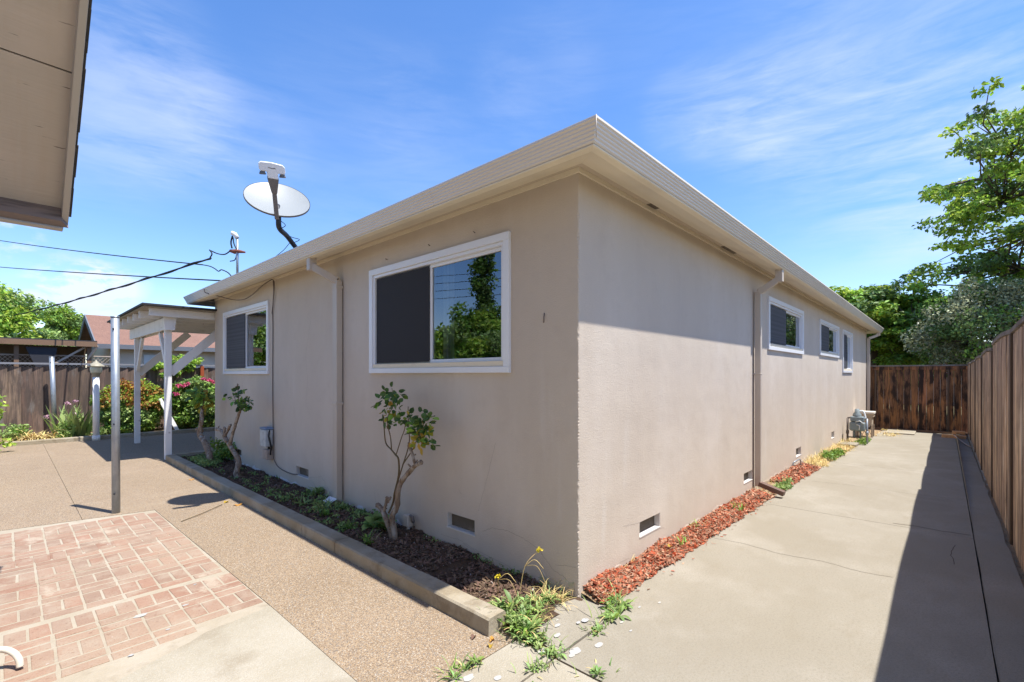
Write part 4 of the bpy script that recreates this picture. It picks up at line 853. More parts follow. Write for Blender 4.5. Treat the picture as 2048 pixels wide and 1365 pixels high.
# ------------------------------------------------------------------ trees and shrubs
def foliage(g, clumps, nleaf, L_, flat, mis, upb=.6, wr=.30):
    for (c, r) in clumps:
        mi = random.choice(mis)
        for _ in range(int(nleaf * (r[0] / clumps[0][1][0]) ** 1.5)):
            d = rdir(); q = rnd(.25, 1) ** .5
            p = c + V((d.x * r[0], d.y * r[0], d.z * r[1])) * q
            nn = (rdir() + V((0, 0, upb)) + d * .4).normalized(); dr = rdir(); dr = (dr - nn * dr.dot(nn)).normalized(); dr.z -= .25; dr.normalize()
            l = L_ * rnd(.6, 1.3); g.leaf(p, nn, dr, l, l * wr, mi)
def tree(name, label, cat, base, cen, rad, ncl, nleaf, L_, cr, mats, trunk_r=.12, flat=.5, seed=1, shell=.35, group=None, limbs=True, cut=None, upb=.6, weights=None, trunkmat='trunk', lumps=0):
    random.seed(seed); base, cen = V(base), V(cen)
    t = thing(name, base, label, cat, group)
    cl = []
    tries = 0
    while len(cl) < ncl and tries < ncl * 40:
        tries += 1
        d = rdir(); q = rnd(shell, 1.0) ** .6
        lump = 1 + .28 * mnoise.noise(d * 2.3 + V((seed * 7, 0, 0))) * (1 + lumps)
        p = cen + V((d.x * rad[0], d.y * rad[1], d.z * rad[2])) * q * lump
        if cut and cut(p): continue
        k = cr * rnd(.6, 1.25); cl.append((p, (k, k * flat)))
    g = MB(); 
    if limbs:
        g.tube(smooth([base, base.lerp(cen, .45) + V((rnd(-.1, .1), rnd(-.1, .1), 0)) * rad[0], cen + V((0, 0, rad[2] * .3))], 5), [trunk_r * (1 - .045 * i) for i in range(11)], 9)
        nodes = [base.lerp(cen, .55 + .06 * i) for i in range(8)] + [cen + V((0, 0, rad[2] * .3 * k)) for k in (.3, .6, .9)]
        hubs = []
        for i in range(max(7, ncl // 12)):
            p = random.choice(cl)[0]; s0 = min(nodes, key=lambda n_: (n_ - p).length + max(0, n_.z - p.z) * 2)
            h = s0.lerp(p, rnd(.5, .8)) + rdir() * .1 * rad[0]; mdp = s0.lerp(h, .5) + V((0, 0, .08 * (h - s0).length)) + rdir() * .05 * rad[0]
            r0 = trunk_r * rnd(.32, .5); g.tube([s0, mdp, h], [r0, r0 * .7, r0 * .42], 6, caps=False); hubs.append((h, r0 * .4))
        for (p, r) in cl:
            h, r0 = min(hubs, key=lambda q_: (q_[0] - p).length); m1 = h.lerp(p, .5) + rdir() * .12 * (p - h).length
            g.tube([h, m1, p], [r0, r0 * .6, r0 * .25], 4, caps=False)
    else:
        for _ in range(10):
            p = random.choice(cl)[0]; g.tube([base + V((rnd(-.04, .04), rnd(-.04, .04), 0)), base.lerp(p, .5) + rdir() * .05, p], [trunk_r, trunk_r * .7, trunk_r * .3], 5, caps=False)
    g.build('trunk' if limbs else 'stems', trunkmat, t)
    g = MB(); foliage(g, cl, nleaf, L_, flat, weights or list(range(len(mats))), upb); g.build('crown' if limbs else 'foliage', mats, t)
    return t
# big maple-like tree beyond the right fence: layered sprays
tree('maple_tree', 'tall open-crowned green tree towering over the right hand fence', 'tree', site(21, 16.5, -.3), site(20.4, 16, 7.3), (5.5, 5.2, 5.0), 470, 95, .19, .50, ['leafmaple', 'leafmid', 'leafbright', 'leafdark'], .26, .42, 11, .30, upb=.9, weights=[0, 0, 1, 2, 3, 2], lumps=.5)
tree('maple_tree', 'yellow-green spreading tree just past the far end of the house', 'tree', site(15.2, 19.5, -.3), site(15.0, 19, 3.5), (2.6, 2.4, 1.75), 150, 130, .19, .55, ['leafmaple', 'leafmid', 'leafbright', 'leafdark'], .16, .38, 23, .2, upb=1.2, weights=[0, 1, 2, 3, 2])
tree('olive_tree', 'dense dusty grey-green tree behind the corner of the side fence', 'tree', site(15.9, 15.3, -.3), site(15.9, 15.3, 3.05), (2.35, 2.2, 1.55), 210, 150, .105, .40, ['leafolive', 'leafolive', 'leafdark', 'leafmid'], .14, .8, 31, .35, upb=.4)
tree('leafy_tree', 'dark leafy tree filling the gap above the end fence', 'tree', site(19.0, 23, -.3), site(19.0, 23, 2.6), (3.6, 2.2, 1.7), 120, 120, .19, .6, ['leafmid', 'leafdark', 'leafmaple'], .16, .6, 37, .25)
tree('bright_tree', 'bright yellow-green bushy tree at the left edge beyond the fence', 'tree', site(-18.2, 15.2, -.3), site(-18.3, 15.2, 2.95), (2.25, 2.25, 2.05), 230, 150, .15, .42, ['leafbright', 'leafmid', 'leafbright', 'leafshrub'], .16, .7, 41, .45)
tree('small_tree', 'small dark green tree behind the gabled roof', 'tree', site(-23.0, 24.2, -.3), site(-23.0, 24.2, 3.95), (.95, .95, 1.05), 70, 110, .16, .34, ['leafmid', 'leafdark', 'leafmaple'], .10, .8, 43, .3)
tree('leafy_tree', 'low green bush between the bright tree and the brown patio roof', 'bush', site(-20.6, 19.6, -.3), site(-20.4, 19.6, 2.0), (1.5, 1.2, 1.2), 70, 110, .15, .40, ['leafmid', 'leafshrub', 'leafdark'], .08, .8, 44, .3)
# planting left of the frame, seen in the window glass
tree('garden_tree', 'bushy green tree mirrored in the large window', 'tree', (-5.9, 8.0, -.02), (-5.9, 8.0, 1.75), (1.5, 1.5, 1.25), 110, 110, .13, .34, ['leafmid', 'leafbright', 'leafshrub'], .09, .8, 51, .3)
tree('garden_tree', 'taller shaggy green tree mirrored at the right of the large window', 'tree', (-7.9, 9.0, -.02), (-7.9, 9.0, 2.35), (1.5, 1.5, 1.5), 110, 110, .14, .36, ['leafmid', 'leafbright', 'leafdark'], .09, .8, 52, .3)
tree('ivy_pole', 'ivy covered utility pole mirrored in the large window', 'pole', (-9.7, 11.2, -.3), (-9.7, 11.2, 5.6), (.36, .36, 3.0), 90, 90, .13, .26, ['leafmid', 'leafdark'], .13, 1.0, 53, .1)
for k in range(4):
    wire(span(V((-14, 2 + k * .5, 5.0 + k * .33)), V((-7, 24, 5.2 + k * .36)), .25), .012, ['lowest', 'second lowest', 'second highest', 'highest'][k] + ' of four wires strung behind the camera, mirrored in the glass')
# shrubs
tree('edge_shrub', 'green shrub poking in at the left edge beside the patio', 'shrub', (-3.18, 7.6, 0), (-3.2, 7.6, .40), (.36, .5, .42), 36, 60, .07, .12, ['leafbright', 'leafmid'], .012, .9, 61, .3, limbs=False)
tree('edge_shrub', 'taller green shrub at the far left in front of the rear fence', 'shrub', (-3.25, 12.0, 0), (-3.22, 12.0, .75), (.55, .6, .8), 60, 70, .09, .16, ['leafbright', 'leafmid'], .015, .9, 62, .3, limbs=False)
tree('photinia_shrub', 'rounded shrub with coppery orange tips behind the patio posts', 'shrub', (-.45, 13.75, .05), (-.42, 13.72, .62), (.70, .42, .62), 110, 90, .085, .16, ['leafshrub', 'leafmid', 'leafmid'], .02, .9, 63, .5, limbs=False)
random.seed(5)
def topcopper():
    g = MB(); cl = []
    for _ in range(70):
        d = rdir(); d.z = abs(d.z) * .9 + .1
        if rnd(0, 1) < .7: d.y = -abs(d.y)
        cl.append((V((-.42, 13.72, .64)) + V((d.x * .70, d.y * .44, d.z * .74)), (.11, .09)))
    for _ in range(30): cl.append((V((rnd(-.7, -.2), 13.45, rnd(.9, 1.4))), (.1, .12)))
    foliage(g, cl, 34, .075, .9, [0, 0, 1]); return g
o = topcopper().build('copper_tips', ['leafcopper', 'leafbright', 'orangeleaf'], bpy.data.objects['photinia_shrub']); 
tree('flowering_shrub', 'leafy clipped shrub with pink blossoms beside the house corner', 'shrub', (.95, 13.7, .05), (.95, 13.7, .72), (.62, .45, .70), 120, 90, .085, .16, ['leafshrub', 'leafmid', 'leafdark'], .02, .9, 64, .5, limbs=False)
random.seed(6); g = MB()
for (x, z) in [(.50, 1.25), (.47, 1.28), (.60, 1.27), (1.12, 1.42), (1.18, 1.40), (1.22, 1.38), (.42, 1.05), (.44, 1.02), (.68, 1.30), (1.05, 1.43), (1.28, 1.34)]:
    foliage(g, [(V((x, 13.32, z)), (.05, .035))], 26, .05, .6, [0], wr=.45)
g.build('blossom', 'petal', bpy.data.objects['flowering_shrub'])
t = thing('fence_vine', (1.0, 14.2, 1.7), 'light green vine spilling over the top of the rear fence', 'vine')
g = MB(); cl = [(V((rnd(.55, 1.15), rnd(14.2, 14.5), rnd(1.72, 2.05))), (.13, .08)) for _ in range(18)] + [(V((rnd(-.15, .3), rnd(14.2, 14.5), rnd(1.74, 1.92))), (.1, .06)) for _ in range(9)] + [(V((rnd(.3, .7), 14.26, rnd(1.5, 1.75))), (.10, .09)) for _ in range(10)]
foliage(g, cl, 45, .09, .6, [0, 0, 1]); g.build('foliage', ['leafbright', 'leafmid'], t)
# strappy plants
def blades(g, c, n, L_, w_, lean, droop, mi=0):
    for _ in range(n):
        a = rnd(0, 2 * math.pi); d = V((math.cos(a), math.sin(a), 0)); l = L_ * rnd(.55, 1.1); p = V(c) + d * rnd(0, .05) + V((rnd(-.08, .08), rnd(-.05, .05), 0)); le = lean * rnd(.2, 1.2)
        sd = V((-d.y, d.x, 0)); vs = []; k = 5; ang = R(90) - le
        for i in range(k + 1):
            ww = w_ * (1 - (i / k) ** 2) * .5 + .001; vs += [p + sd * ww, p - sd * ww]
            p = p + (d * math.cos(ang) + V((0, 0, 1)) * math.sin(ang)) * l / k; ang -= droop * rnd(.7, 1.3)
        g.add(vs, [(i * 2, i * 2 + 1, i * 2 + 3, i * 2 + 2) for i in range(k)], mi, True)
random.seed(8)
g = MB(); 
for c in ((-1.80, 13.6, .05), (-1.65, 13.55, .05), (-1.5, 13.6, .05), (-1.38, 13.65, .05)): blades(g, c, 17, .80, .075, .55, .06)
tag(g.build('iris_clump', 'weedleaf'), 'clump of sword-leaved irises between the leaning post and lamp post', 'plant')
g = MB()
for c in ((-2.45, 13.5, .05), (-2.3, 13.4, .05), (-2.15, 13.45, .05), (-2.0, 13.5, .05)): blades(g, c, 46, .50, .022, 1.0, .42)
tag(g.build('straw_grass', 'drygrass'), 'straw coloured grass tussock in the flower bed', 'grass tuft')
g = MB(); foliage(g, [(V((rnd(-1.8, -1.5), rnd(13.4, 13.7), rnd(.08, .35))), (.13, .09)) for _ in range(14)] + [(V((rnd(-2.9, -2.4), rnd(13.5, 14.0), rnd(.08, .4))), (.14, .09)) for _ in range(16)], 50, .06, .7, [0, 1]); tag(g.build('bed_greenery', ['grassy', 'leafshrub']), kind='stuff')
g = MB(); foliage(g, [(V((rnd(-1.2, -.9), rnd(13.3, 13.6), rnd(.08, .22))), (.10, .07)) for _ in range(8)], 40, .08, .7, [0, 1]); tag(g.build('low_border_plant', ['weedleaf', 'weeddark']), 'low strappy plant between the lamp post and coppery shrub', 'plant')
for i, (x, y, z) in enumerate([(-1.68, 13.7, .86), (-1.55, 13.75, .90), (-1.58, 13.6, .60), (-2.05, 13.6, .56)]):
    t = thing('pink_flower', (x, y, .1), ['pale pink flower head beside the leaning post', 'pale pink flower above the iris clump', 'pale pink bloom low among the iris leaves', 'pink bloom above the straw coloured grass'][i], 'flower', 'pale pink flowers in the bed')
    g = MB(); g.tube([(x, y, .05), (x + .01, y, z)], .004, 5); g.build('stem', 'stem', t)
    g = MB(); foliage(g, [(V((x, y, z)), (.05, .035))], 30, .04, .6, [0], wr=.45); g.build('petals', 'palepink', t)
g = MB(); g.bar((.07, 13.35, .92), (.42, 13.2, .07), .085, .02, 0, V((0, 1, 0))); tag(g.build('leaning_plank', 'white_wood'), 'white painted plank leaning against the coppery shrub', 'plank')

# ------------------------------------------------------------------ flag beyond the end fence
t = thing('flag', (24, -1.9, 0), 'red and white striped flag hanging above the end fence', 'flag')
fb = site(18.35, 20, 0)
g = MB(); g.tube([fb + V((0, 0, -.3)), fb + V((0, 0, 2.75)) - RT * .35], .025, 8); g.build('flagpole', 'lamp', t)
g = MB(); nx, nz = 14, 13; top = fb + V((0, 0, 2.5)) - RT * .30
for j in range(nz):
    for i in range(nx):
        def q(i, j): s_ = i / nx; return top + RT * (s_ * .75 + .0 + .012 * j) + V((0, 0, -.052 * j - .55 * s_ ** 1.3)) + FW * (.07 * math.sin(s_ * 11 + j * .25))
        mi = 2 if (i < 5 and j < 7) else (0 if j % 2 == 0 else 1)
        g.add([q(i, j), q(i + 1, j), q(i + 1, j + 1), q(i, j + 1)], [(0, 1, 2, 3)], mi, True)
g.build('cloth', ['flagred', 'flagwhite', 'flagblue'], t)

# ------------------------------------------------------------------ mulch
random.seed(21)
def chips(g, n, fx, zf, l0, l1, mi=0, tilt=.5):
    for _ in range(n):
        x, y = fx(); L_, w_, h_ = rnd(l0, l1), rnd(.25, .55), rnd(.12, .3); w_ *= L_; h_ *= w_
        d = V((rnd(-1, 1), rnd(-1, 1), rnd(-tilt, tilt))).normalized(); up = (V((0, 0, 1)) + rdir() * tilt).normalized()
        p = V((x, y, zf(x, y) + rnd(.0, .012))); r_ = d.cross(up).normalized(); u = r_.cross(d); k = rnd(.4, .9)
        vs = [p - d * L_ / 2 - r_ * w_ / 2 * k, p - d * L_ / 2 + r_ * w_ / 2 * k, p + d * L_ / 2 + r_ * w_ / 2, p + d * L_ / 2 - r_ * w_ / 2]
        g.add(vs + [v + u * h_ for v in vs], [(0, 3, 2, 1), (4, 5, 6, 7), (0, 1, 5, 4), (1, 2, 6, 5), (2, 3, 7, 6), (3, 0, 4, 7)], mi)
g = MB()
chips(g, 9000, lambda: (rnd(-.575, -.01), .12 + 8.2 * random.random() ** 1.5), bedz, .018, .05)
chips(g, 260, lambda: (rnd(-.575, -.01), .15 + 8.1 * random.random() ** 1.2), bedz, .010, .022, 1)
tag(g.build('bark_mulch', ['barkdark', 'pebble']), kind='stuff')
def redxy():
    while True:
        x = rnd(.06, 6.75) if random.random() < .55 else rnd(.06, 3.2)
        if 3.92 < x < 4.55 and random.random() < .93: continue
        if x > 4.5 and x < 4.7: continue
        lo = -.165 - .017 * x - .01 + .03 * mnoise.noise(V((x * 4, 0, 0))); y = rnd(lo, -.005)
        return x, y
def redz(x, y): return stripz(x, y) + .016
g = MB(); chips(g, 11500, redxy, redz, .022, .062, 0, .6)
chips(g, 120, lambda: (rnd(.2, 6.6), rnd(-.30, -.17)), lambda x, y: gz(x) + .001 if y < -.2 - .017 * x else redz(x, y), .012, .03, 0, .1)
tag(g.build('red_bark_mulch', 'barkred'), kind='stuff')

# ------------------------------------------------------------------ weeds
def rosette(g, c, n, L_, w_, up, mi=0, mis=None):
    for i in range(n):
        a = 2 * math.pi * i / n + rnd(-.4, .4); d = V((math.cos(a), math.sin(a), 0)); l = L_ * rnd(.55, 1.1); ang = R(up) * rnd(.5, 1.25); sd = V((-d.y, d.x, 0)); p = V(c) + d * .006; vs = []; k = 6
        prof = [.22, .35, .8, 1, .9, .6, .08]
        for q in range(k + 1):
            ww = w_ * prof[q] * .5; lift = V((0, 0, ww * .4)); vs += [p + sd * ww + lift, p, p - sd * ww + lift]
            p = p + (d * math.cos(ang) + V((0, 0, 1)) * math.sin(ang)) * l / k; ang -= R(9)
        g.add(vs, [f for q in range(k) for f in ((q * 3, q * 3 + 1, q * 3 + 4, q * 3 + 3), (q * 3 + 1, q * 3 + 2, q * 3 + 5, q * 3 + 4))], random.choice(mis) if mis else mi, True)
random.seed(31)
def weed(name, label, spots, n, L_, w_, up, mats=('weedleaf',), cat='weed', group=None):
    g = MB(); k = len(mats)
    for (x, y, z) in spots:
        if cat == 'plant': rosette(g, (x, y, z), n, L_, w_, up, 0, list(range(k))); continue
        for _ in range(3):                   # mixed sizes, straggly
            q = rnd(.35, 1.0); rosette(g, (x + rnd(-1, 1) * min(.05, L_ * .38), y + rnd(-1, 1) * min(.05, L_ * .38), z), random.randint(4, 8), L_ * q * rnd(.8, 1.1), w_ * (.4 + .4 * q), up + rnd(-20, 15), 0, list(range(k)))
        for _ in range(2): blades(g, (x + rnd(-.02, .02), y + rnd(-.02, .02), z), 3, L_ * 1.2, .005, .7, .18, random.randrange(k))
        if random.random() < .5: blades(g, (x + rnd(-.02, .02), y + rnd(-.02, .02), z), 3, L_, .005, 1.0, .25, k)
    return tag(g.build(name, list(mats) + ['drygrass']), label, cat, group)
J = lambda x, y, dx, dy, n, z: [(x + rnd(-dx, dx), y + rnd(-dy, dy), z) for _ in range(n)]
weed('weed_clump', 'large leafy weed clump at the near end of the kerb', J(-.52, .10, .06, .13, 12, .03), 9, .115, .030, 55, ('weedleaf', 'weeddark', 'grassy'))
weed('weed_clump', 'leafy weeds spilling from the joint between the two near slabs', [(-.60, .0, .01), (-.58, -.06, .01), (-.585, -.11, .01), (-.60, -.15, .01), (-.61, -.05, .01), (-.57, -.02, .01)], 8, .085, .026, 50, ('weedleaf', 'weeddark'))
weed('weed_clump', 'small dark weed where the slab joint meets the walkway', [(-.62, -.255, 0), (-.605, -.225, 0), (-.60, -.27, 0)], 9, .075, .024, 55, ('weeddark', 'weedleaf'))
weed('weed_clump', 'pale broad-leaved weed standing in the sunny end of the bed', [(-.50, .24, .04), (-.46, .20, .04), (-.38, .16, .04)], 8, .13, .042, 62)
weed('weed_clump', 'weed tuft beside the small corner slab at the bed edge', [(-.27, .13, .03), (-.22, .12, .03), (-.16, .11, .03), (-.33, .10, .03)], 9, .09, .022, 60, ('weeddark', 'weedleaf'))
weed('weed_clump', 'spreading weed below the house corner at the start of the red bark', [(-.06, -.285, .005), (.03, -.27, .005), (.10, -.235, .01), (.17, -.21, .01)], 11, .12, .032, 42, ('weedleaf', 'weeddark', 'grassy'))
weed('weed_clump', 'tiny leafy weed in the crack left of the paint spots', [(-.235, -.30, 0), (-.26, -.305, 0), (-.21, -.29, 0)], 8, .05, .02, 40, ('weeddark',))
weed('weed_clump', 'small weed sprout at the bottom edge of the concrete joint', [(-.80, -.275, 0), (-.74, -.28, 0)], 9, .06, .018, 50, ('weedleaf',))
weed('weed_clump', 'small weed sprig at the lower right in the walkway joint', [(-.60, -.52, 0)], 8, .055, .02, 50, ('weeddark',))
weed('weed_clump', 'upright weed sprout at the aggregate path edge near the bottom', [(-1.02, .01, 0), (-.98, .0, 0), (-1.12, .01, 0)], 7, .075, .014, 65, ('grassy', 'weeddark'))
weed('broadleaf_plant', 'round-leaved dark green plant left of the rose trunk', [(-.20, 2.08, .06), (-.24, 2.22, .06), (-.15, 2.32, .06)], 10, .17, .10, 55, ('weeddark',), 'plant')
weed('weed_clump', 'light green weed beside the broad-leaved plant near the kerb', [(-.42, 2.02, .05), (-.46, 1.9, .05)], 9, .14, .035, 60, ('grassy',))
weed('weed_clump', 'yellow-green weed midway along the bed in front of the downspout', [(-.40, 2.95, .05), (-.42, 2.45, .05)], 10, .15, .035, 62, ('grassy',))
weed('weed_clump', 'leafy weed tangle at the foot of the shaded downspout', J(-.22, 3.35, .12, .35, 10, .05), 9, .15, .030, 55, ('weeddark', 'weedleaf'))
weed('weed_clump', 'tall weed stalk against the wall beside the downspout', [(-.06, 3.85, .06), (-.05, 3.80, .10)], 8, .16, .05, 70, ('weedleaf',))
weed('weed_clump', 'small yellowish sprout by the kerb before the second rose', [(-.44, 5.1, .05), (-.30, 4.5, .05), (-.47, 4.25, .05)], 8, .09, .03, 55, ('grassy',))
g = MB(); foliage(g, [(V((rnd(-.22, -.02), rnd(7.05, 7.6), rnd(.08, .40))), (.09, .08)) for _ in range(30)], 55, .045, .9, [0, 0, 1]); tag(g.build('fern_bush', ['grassy', 'weedleaf']), 'bright green feathery bush at the far end of the planting bed', 'bush')
g = MB(); foliage(g, [(V((rnd(-.55, -.2), rnd(6.7, 8.2), rnd(.06, .16))), (.08, .05)) for _ in range(34)], 34, .04, .7, [0, 1]); 
foliage(g, [(V((rnd(-.56, -.03), rnd(2.3, 4.2), rnd(.05, .11))), (.06, .04)) for _ in range(46)], 26, .035, .7, [0, 1])
foliage(g, [(V((rnd(-.5, -.02), rnd(4.2, 6.6), rnd(.05, .09))), (.05, .03)) for _ in range(26)], 18, .03, .7, [0, 1])
foliage(g, [(V((rnd(-.06, -.005), rnd(.25, 1.7), rnd(.01, .06))), (.04, .03)) for _ in range(40)], 16, .022, .7, [1])
tag(g.build('bed_weeds', ['weedleaf', 'weeddark']), kind='stuff')
# strip beyond the red bark: dry grass and green weeds
g = MB()
for _ in range(260):
    x = rnd(6.8, 11.4); y = rnd(-.30 - .01 * (x - 6.8), -.01); blades(g, (x, y, gz(x)), 7, .10 if y < -.1 else .2, .006, .9, .2, 0)
for _ in range(90): x = rnd(.1, 5.5); blades(g, (x, rnd(-.03, -.004), gz(x) + .03), 3, .10, .004, .7, .15, 0)
for _ in range(60): blades(g, (rnd(13.5, 15.8), rnd(-.9, -.4), gz(14.5)), 6, .10, .008, .9, .2, 0)
tag(g.build('dry_grass', ['drygrass']), kind='stuff')
g = MB(); foliage(g, [(V((rnd(7.7, 8.8), rnd(-.30, -.12), gz(8) + rnd(.02, .08))), (.10, .05)) for _ in range(22)], 40, .05, .6, [0]); tag(g.build('weed_patch', 'grassy'), 'bright green weed patch between the house and the walkway', 'weed')
g = MB(); foliage(g, [(V((rnd(4.25, 4.9), rnd(-.27, -.17), rnd(.01, .05))), (.06, .04)) for _ in range(18)], 34, .04, .6, [0]); tag(g.build('weed_patch', 'weedleaf'), 'green weeds beside the brown downspout extension', 'weed')
g = MB(); foliage(g, [(V((rnd(10.7, 12.2), rnd(-.44, -.28), gz(11) + rnd(.01, .05))), (.07, .04)) for _ in range(22)], 34, .04, .6, [0]); tag(g.build('weed_patch', 'grassy'), 'green weeds around the foot of the gas meter', 'weed')
for i, (x, lab) in enumerate([(1.9, 'small grass sprout at the wall in the red bark'), (1.42, 'short green sprout in the middle of the red bark'), (2.9, 'grassy sprout in the red bark nearer the downspout')]):
    g = MB(); blades(g, (x, [-.02, -.13, -.15][i], .06), 14, .09, .012, .8, .15); tag(g.build('grass_sprout', 'grassy'), lab, 'weed', 'sprouts in the red bark')
# yellow flowers on bent dry stalks at the house corner
for i, pts in enumerate([[(-.30, .28, .03), (-.27, .25, .25), (-.20, .18, .36)], [(-.36, .42, .03), (-.40, .38, .16), (-.42, .36, .20)]]):
    t = thing('yellow_flower', pts[0], ['yellow flower on a tall bent stalk near the house corner', 'low yellow flower in the bed near the kerb end'][i], 'flower', 'yellow flowers in the bed')
    g = MB(); g.tube(smooth(pts, 5), .003, 5); g.tube(smooth([pts[1], V(pts[1]) + V((.03, -.06, .05)), V(pts[1]) + V((.05, -.12, .0))], 4), .002, 5); g.tube(smooth([pts[1], V(pts[1]) + V((.01, -.10, .02)), V(pts[1]) + V((.02, -.17, -.09))], 4), .002, 5); g.build('stalk', 'drygrass', t)
    g = MB(); foliage(g, [(V(pts[2]), (.012, .008))], 26, .018, .6, [0], wr=.45); g.build('bloom', 'yellowpetal', t)
g = MB()
for _ in range(26): blades(g, (rnd(-.28, -.03), rnd(.02, .2), .03), 4, .13, .003, 1.1, .25)
tag(g.build('dead_grass', 'drygrass'), kind='stuff')

# ------------------------------------------------------------------ roses
random.seed(77)
def rleaves(g, p, n, L_, mis, r=.05):
    for _ in range(n):
        d = rdir(); q = V(p) + d * r * rnd(.2, 1); nn = (rdir() + V((-.4, 0, .6))).normalized(); dr = (d + V((0, 0, -.5)) + rdir() * .5).normalized(); dr = (dr - nn * dr.dot(nn)).normalized()
        l = L_ * rnd(.7, 1.2); w_ = l * .36; sd = dr.cross(nn).normalized(); f = .25
        vs = [q, q + dr * l * .3 + sd * w_ + nn * w_ * f, q + dr * l * .7 + sd * w_ * .85 + nn * w_ * f, q + dr * l, q + dr * l * .7 - sd * w_ * .85 + nn * w_ * f, q + dr * l * .3 - sd * w_ + nn * w_ * f, q + dr * l * .5]
        g.add(vs, [(0, 1, 6), (1, 2, 6), (2, 3, 6), (3, 4, 6), (4, 5, 6), (5, 0, 6)], random.choice(mis))
def rose(loc, label, canes, stems, leaves, x0, dx=.05, sc=1):
    t = thing('rose_bush', loc, label, 'rose bush')
    g = MB()
    for pts, r0, r1 in canes:
        P = smooth([V((x0 + dx * mnoise.noise(V((y * 5, z * 5, 1))), y, z)) for y, z in pts], 5); n = len(P)
        rr = [r0 + (r1 - r0) * i / (n - 1) for i in range(n)]; rr = [q * (1 + .45 * max(0, mnoise.noise(V((i * 1.3, r0 * 90, 0)))) ) for i, q in enumerate(rr)]
        g.tube(P, rr, 10, jit=.10)
        e = P[-1]
        for _ in range(3): d = rdir() * .02; g.tube([e - d * .5, e + d * 1.2], [rr[-1] * 1.1, rr[-1] * .55], 7, jit=.25)
        for _ in range(int(n / 5)):
            e = P[random.randrange(n)]; d = rdir(); g.tube([e, e + d * (r0 * 1.5 + .012)], [.010, .006], 6)
    g.build('canes', 'cane', t)
    g = MB()
    for pts, r0 in stems:
        P = smooth([V((x0 + dx * 1.5 * mnoise.noise(V((y * 4, z * 4, 9))), y, z)) for y, z in pts], 5); n = len(P); g.tube(P, [r0 * (1 - .55 * i / n) for i in range(n)], 6)
        for i in range(2, n, 4): d = rdir(); g.tube([P[i], P[i] + d * .012], [.0025, .0006], 4)
    g.build('shoots', 'stem', t)
    g = MB()
    for (y, z, n, r, mis) in leaves: rleaves(g, (x0, y, z), max(2, int(n * 1.15)), .062 * sc, mis, r)
    g.build('leaves', ['roseleaf', 'yellowleaf', 'leafmid'], t); return t
D_, Y_, Mx = [0, 0, 0, 2], [1], [0, 0, 2, 1]
rose((-.30, 1.75, .04), 'pruned rose bush with two leafy tufts in front of the large window wall',
    [([(1.826, .01), (1.847, .138), (1.855, .256), (1.80, .353), (1.773, .489), (1.742, .589), (1.62, .701), (1.523, .761), (1.44, .80)], .030, .016), ([(1.513, .774), (1.575, .857), (1.63, .93)], .012, .014),
     ([(1.845, .05), (1.934, .18), (2.023, .26), (2.092, .296), (2.14, .30)], .024, .021), ([(2.001, .277), (1.985, .33), (1.979, .40)], .013, .011), ([(1.985, .34), (1.95, .38), (1.93, .41)], .009, .008)],
    [([(1.96, .26), (1.93, .36), (1.88, .459), (1.815, .638), (1.763, .789), (1.80, .83), (1.891, .859), (2.042, .904), (1.985, 1.046), (1.979, 1.17)], .011), ([(1.891, .859), (1.917, .978), (1.908, 1.137), (1.905, 1.28), (1.912, 1.43)], .006),
     ([(1.794, .815), (1.742, .982), (1.70, 1.05), (1.661, 1.118)], .005), ([(1.90, .40), (1.83, .58), (1.742, .72), (1.661, .942), (1.624, 1.144), (1.626, 1.27)], .008), ([(1.722, .747), (1.601, .878), (1.523, .956), (1.45, 1.04), (1.36, 1.14)], .006)],
    [(1.98, 1.30, 10, .09, D_), (1.91, 1.38, 16, .09, D_), (1.80, 1.38, 12, .09, D_), (1.75, 1.36, 7, .06, D_), (2.08, 1.27, 7, .07, D_), (1.92, 1.21, 12, .07, Y_), (1.99, 1.13, 7, .05, D_), (1.80, 1.25, 12, .09, D_), (1.90, 1.10, 3, .03, D_),
     (1.69, 1.15, 14, .07, D_), (1.62, 1.17, 8, .05, Mx), (1.50, 1.10, 14, .08, D_), (1.42, 1.17, 16, .08, D_), (1.34, 1.17, 14, .07, D_), (1.44, 1.06, 16, .07, Mx), (1.48, .97, 16, .06, Y_), (1.36, 1.04, 10, .06, D_), (1.31, .98, 9, .045, D_), (1.40, 1.10, 8, .05, Y_), (1.61, 1.05, 2, .03, D_)], -.26)
rose((-.40, 5.7, .04), 'leaning pruned rose bush below the small left window',
    [([(5.72, .02), (5.76, .12), (5.82, .28), (5.95, .40), (6.25, .54), (6.55, .66), (6.75, .675)], .042, .022), ([(6.10, .47), (6.00, .66), (5.84, .86), (5.74, 1.0), (5.68, 1.07)], .026, .018), ([(6.33, .60), (6.25, .72), (6.16, .78)], .02, .018), ([(6.37, .60), (6.36, .72)], .017, .02)],
    [([(5.74, 1.05), (5.75, 1.2), (5.76, 1.42)], .009), ([(5.76, 1.10), (5.9, 1.13), (6.0, 1.25)], .006), ([(5.70, 1.07), (5.55, 1.12), (5.38, 1.14)], .007), ([(5.76, 1.38), (5.86, 1.37)], .008), ([(5.75, 1.38), (5.67, 1.41)], .008)],
    [(6.02, 1.24, 12, .10, [2, 0]), (5.66, 1.28, 9, .09, D_), (5.58, 1.20, 9, .09, D_), (5.48, 1.14, 16, .10, D_), (5.36, 1.13, 14, .08, D_), (5.60, 1.08, 9, .07, D_), (5.72, 1.30, 4, .04, D_)], -.36, .04, 1.3)
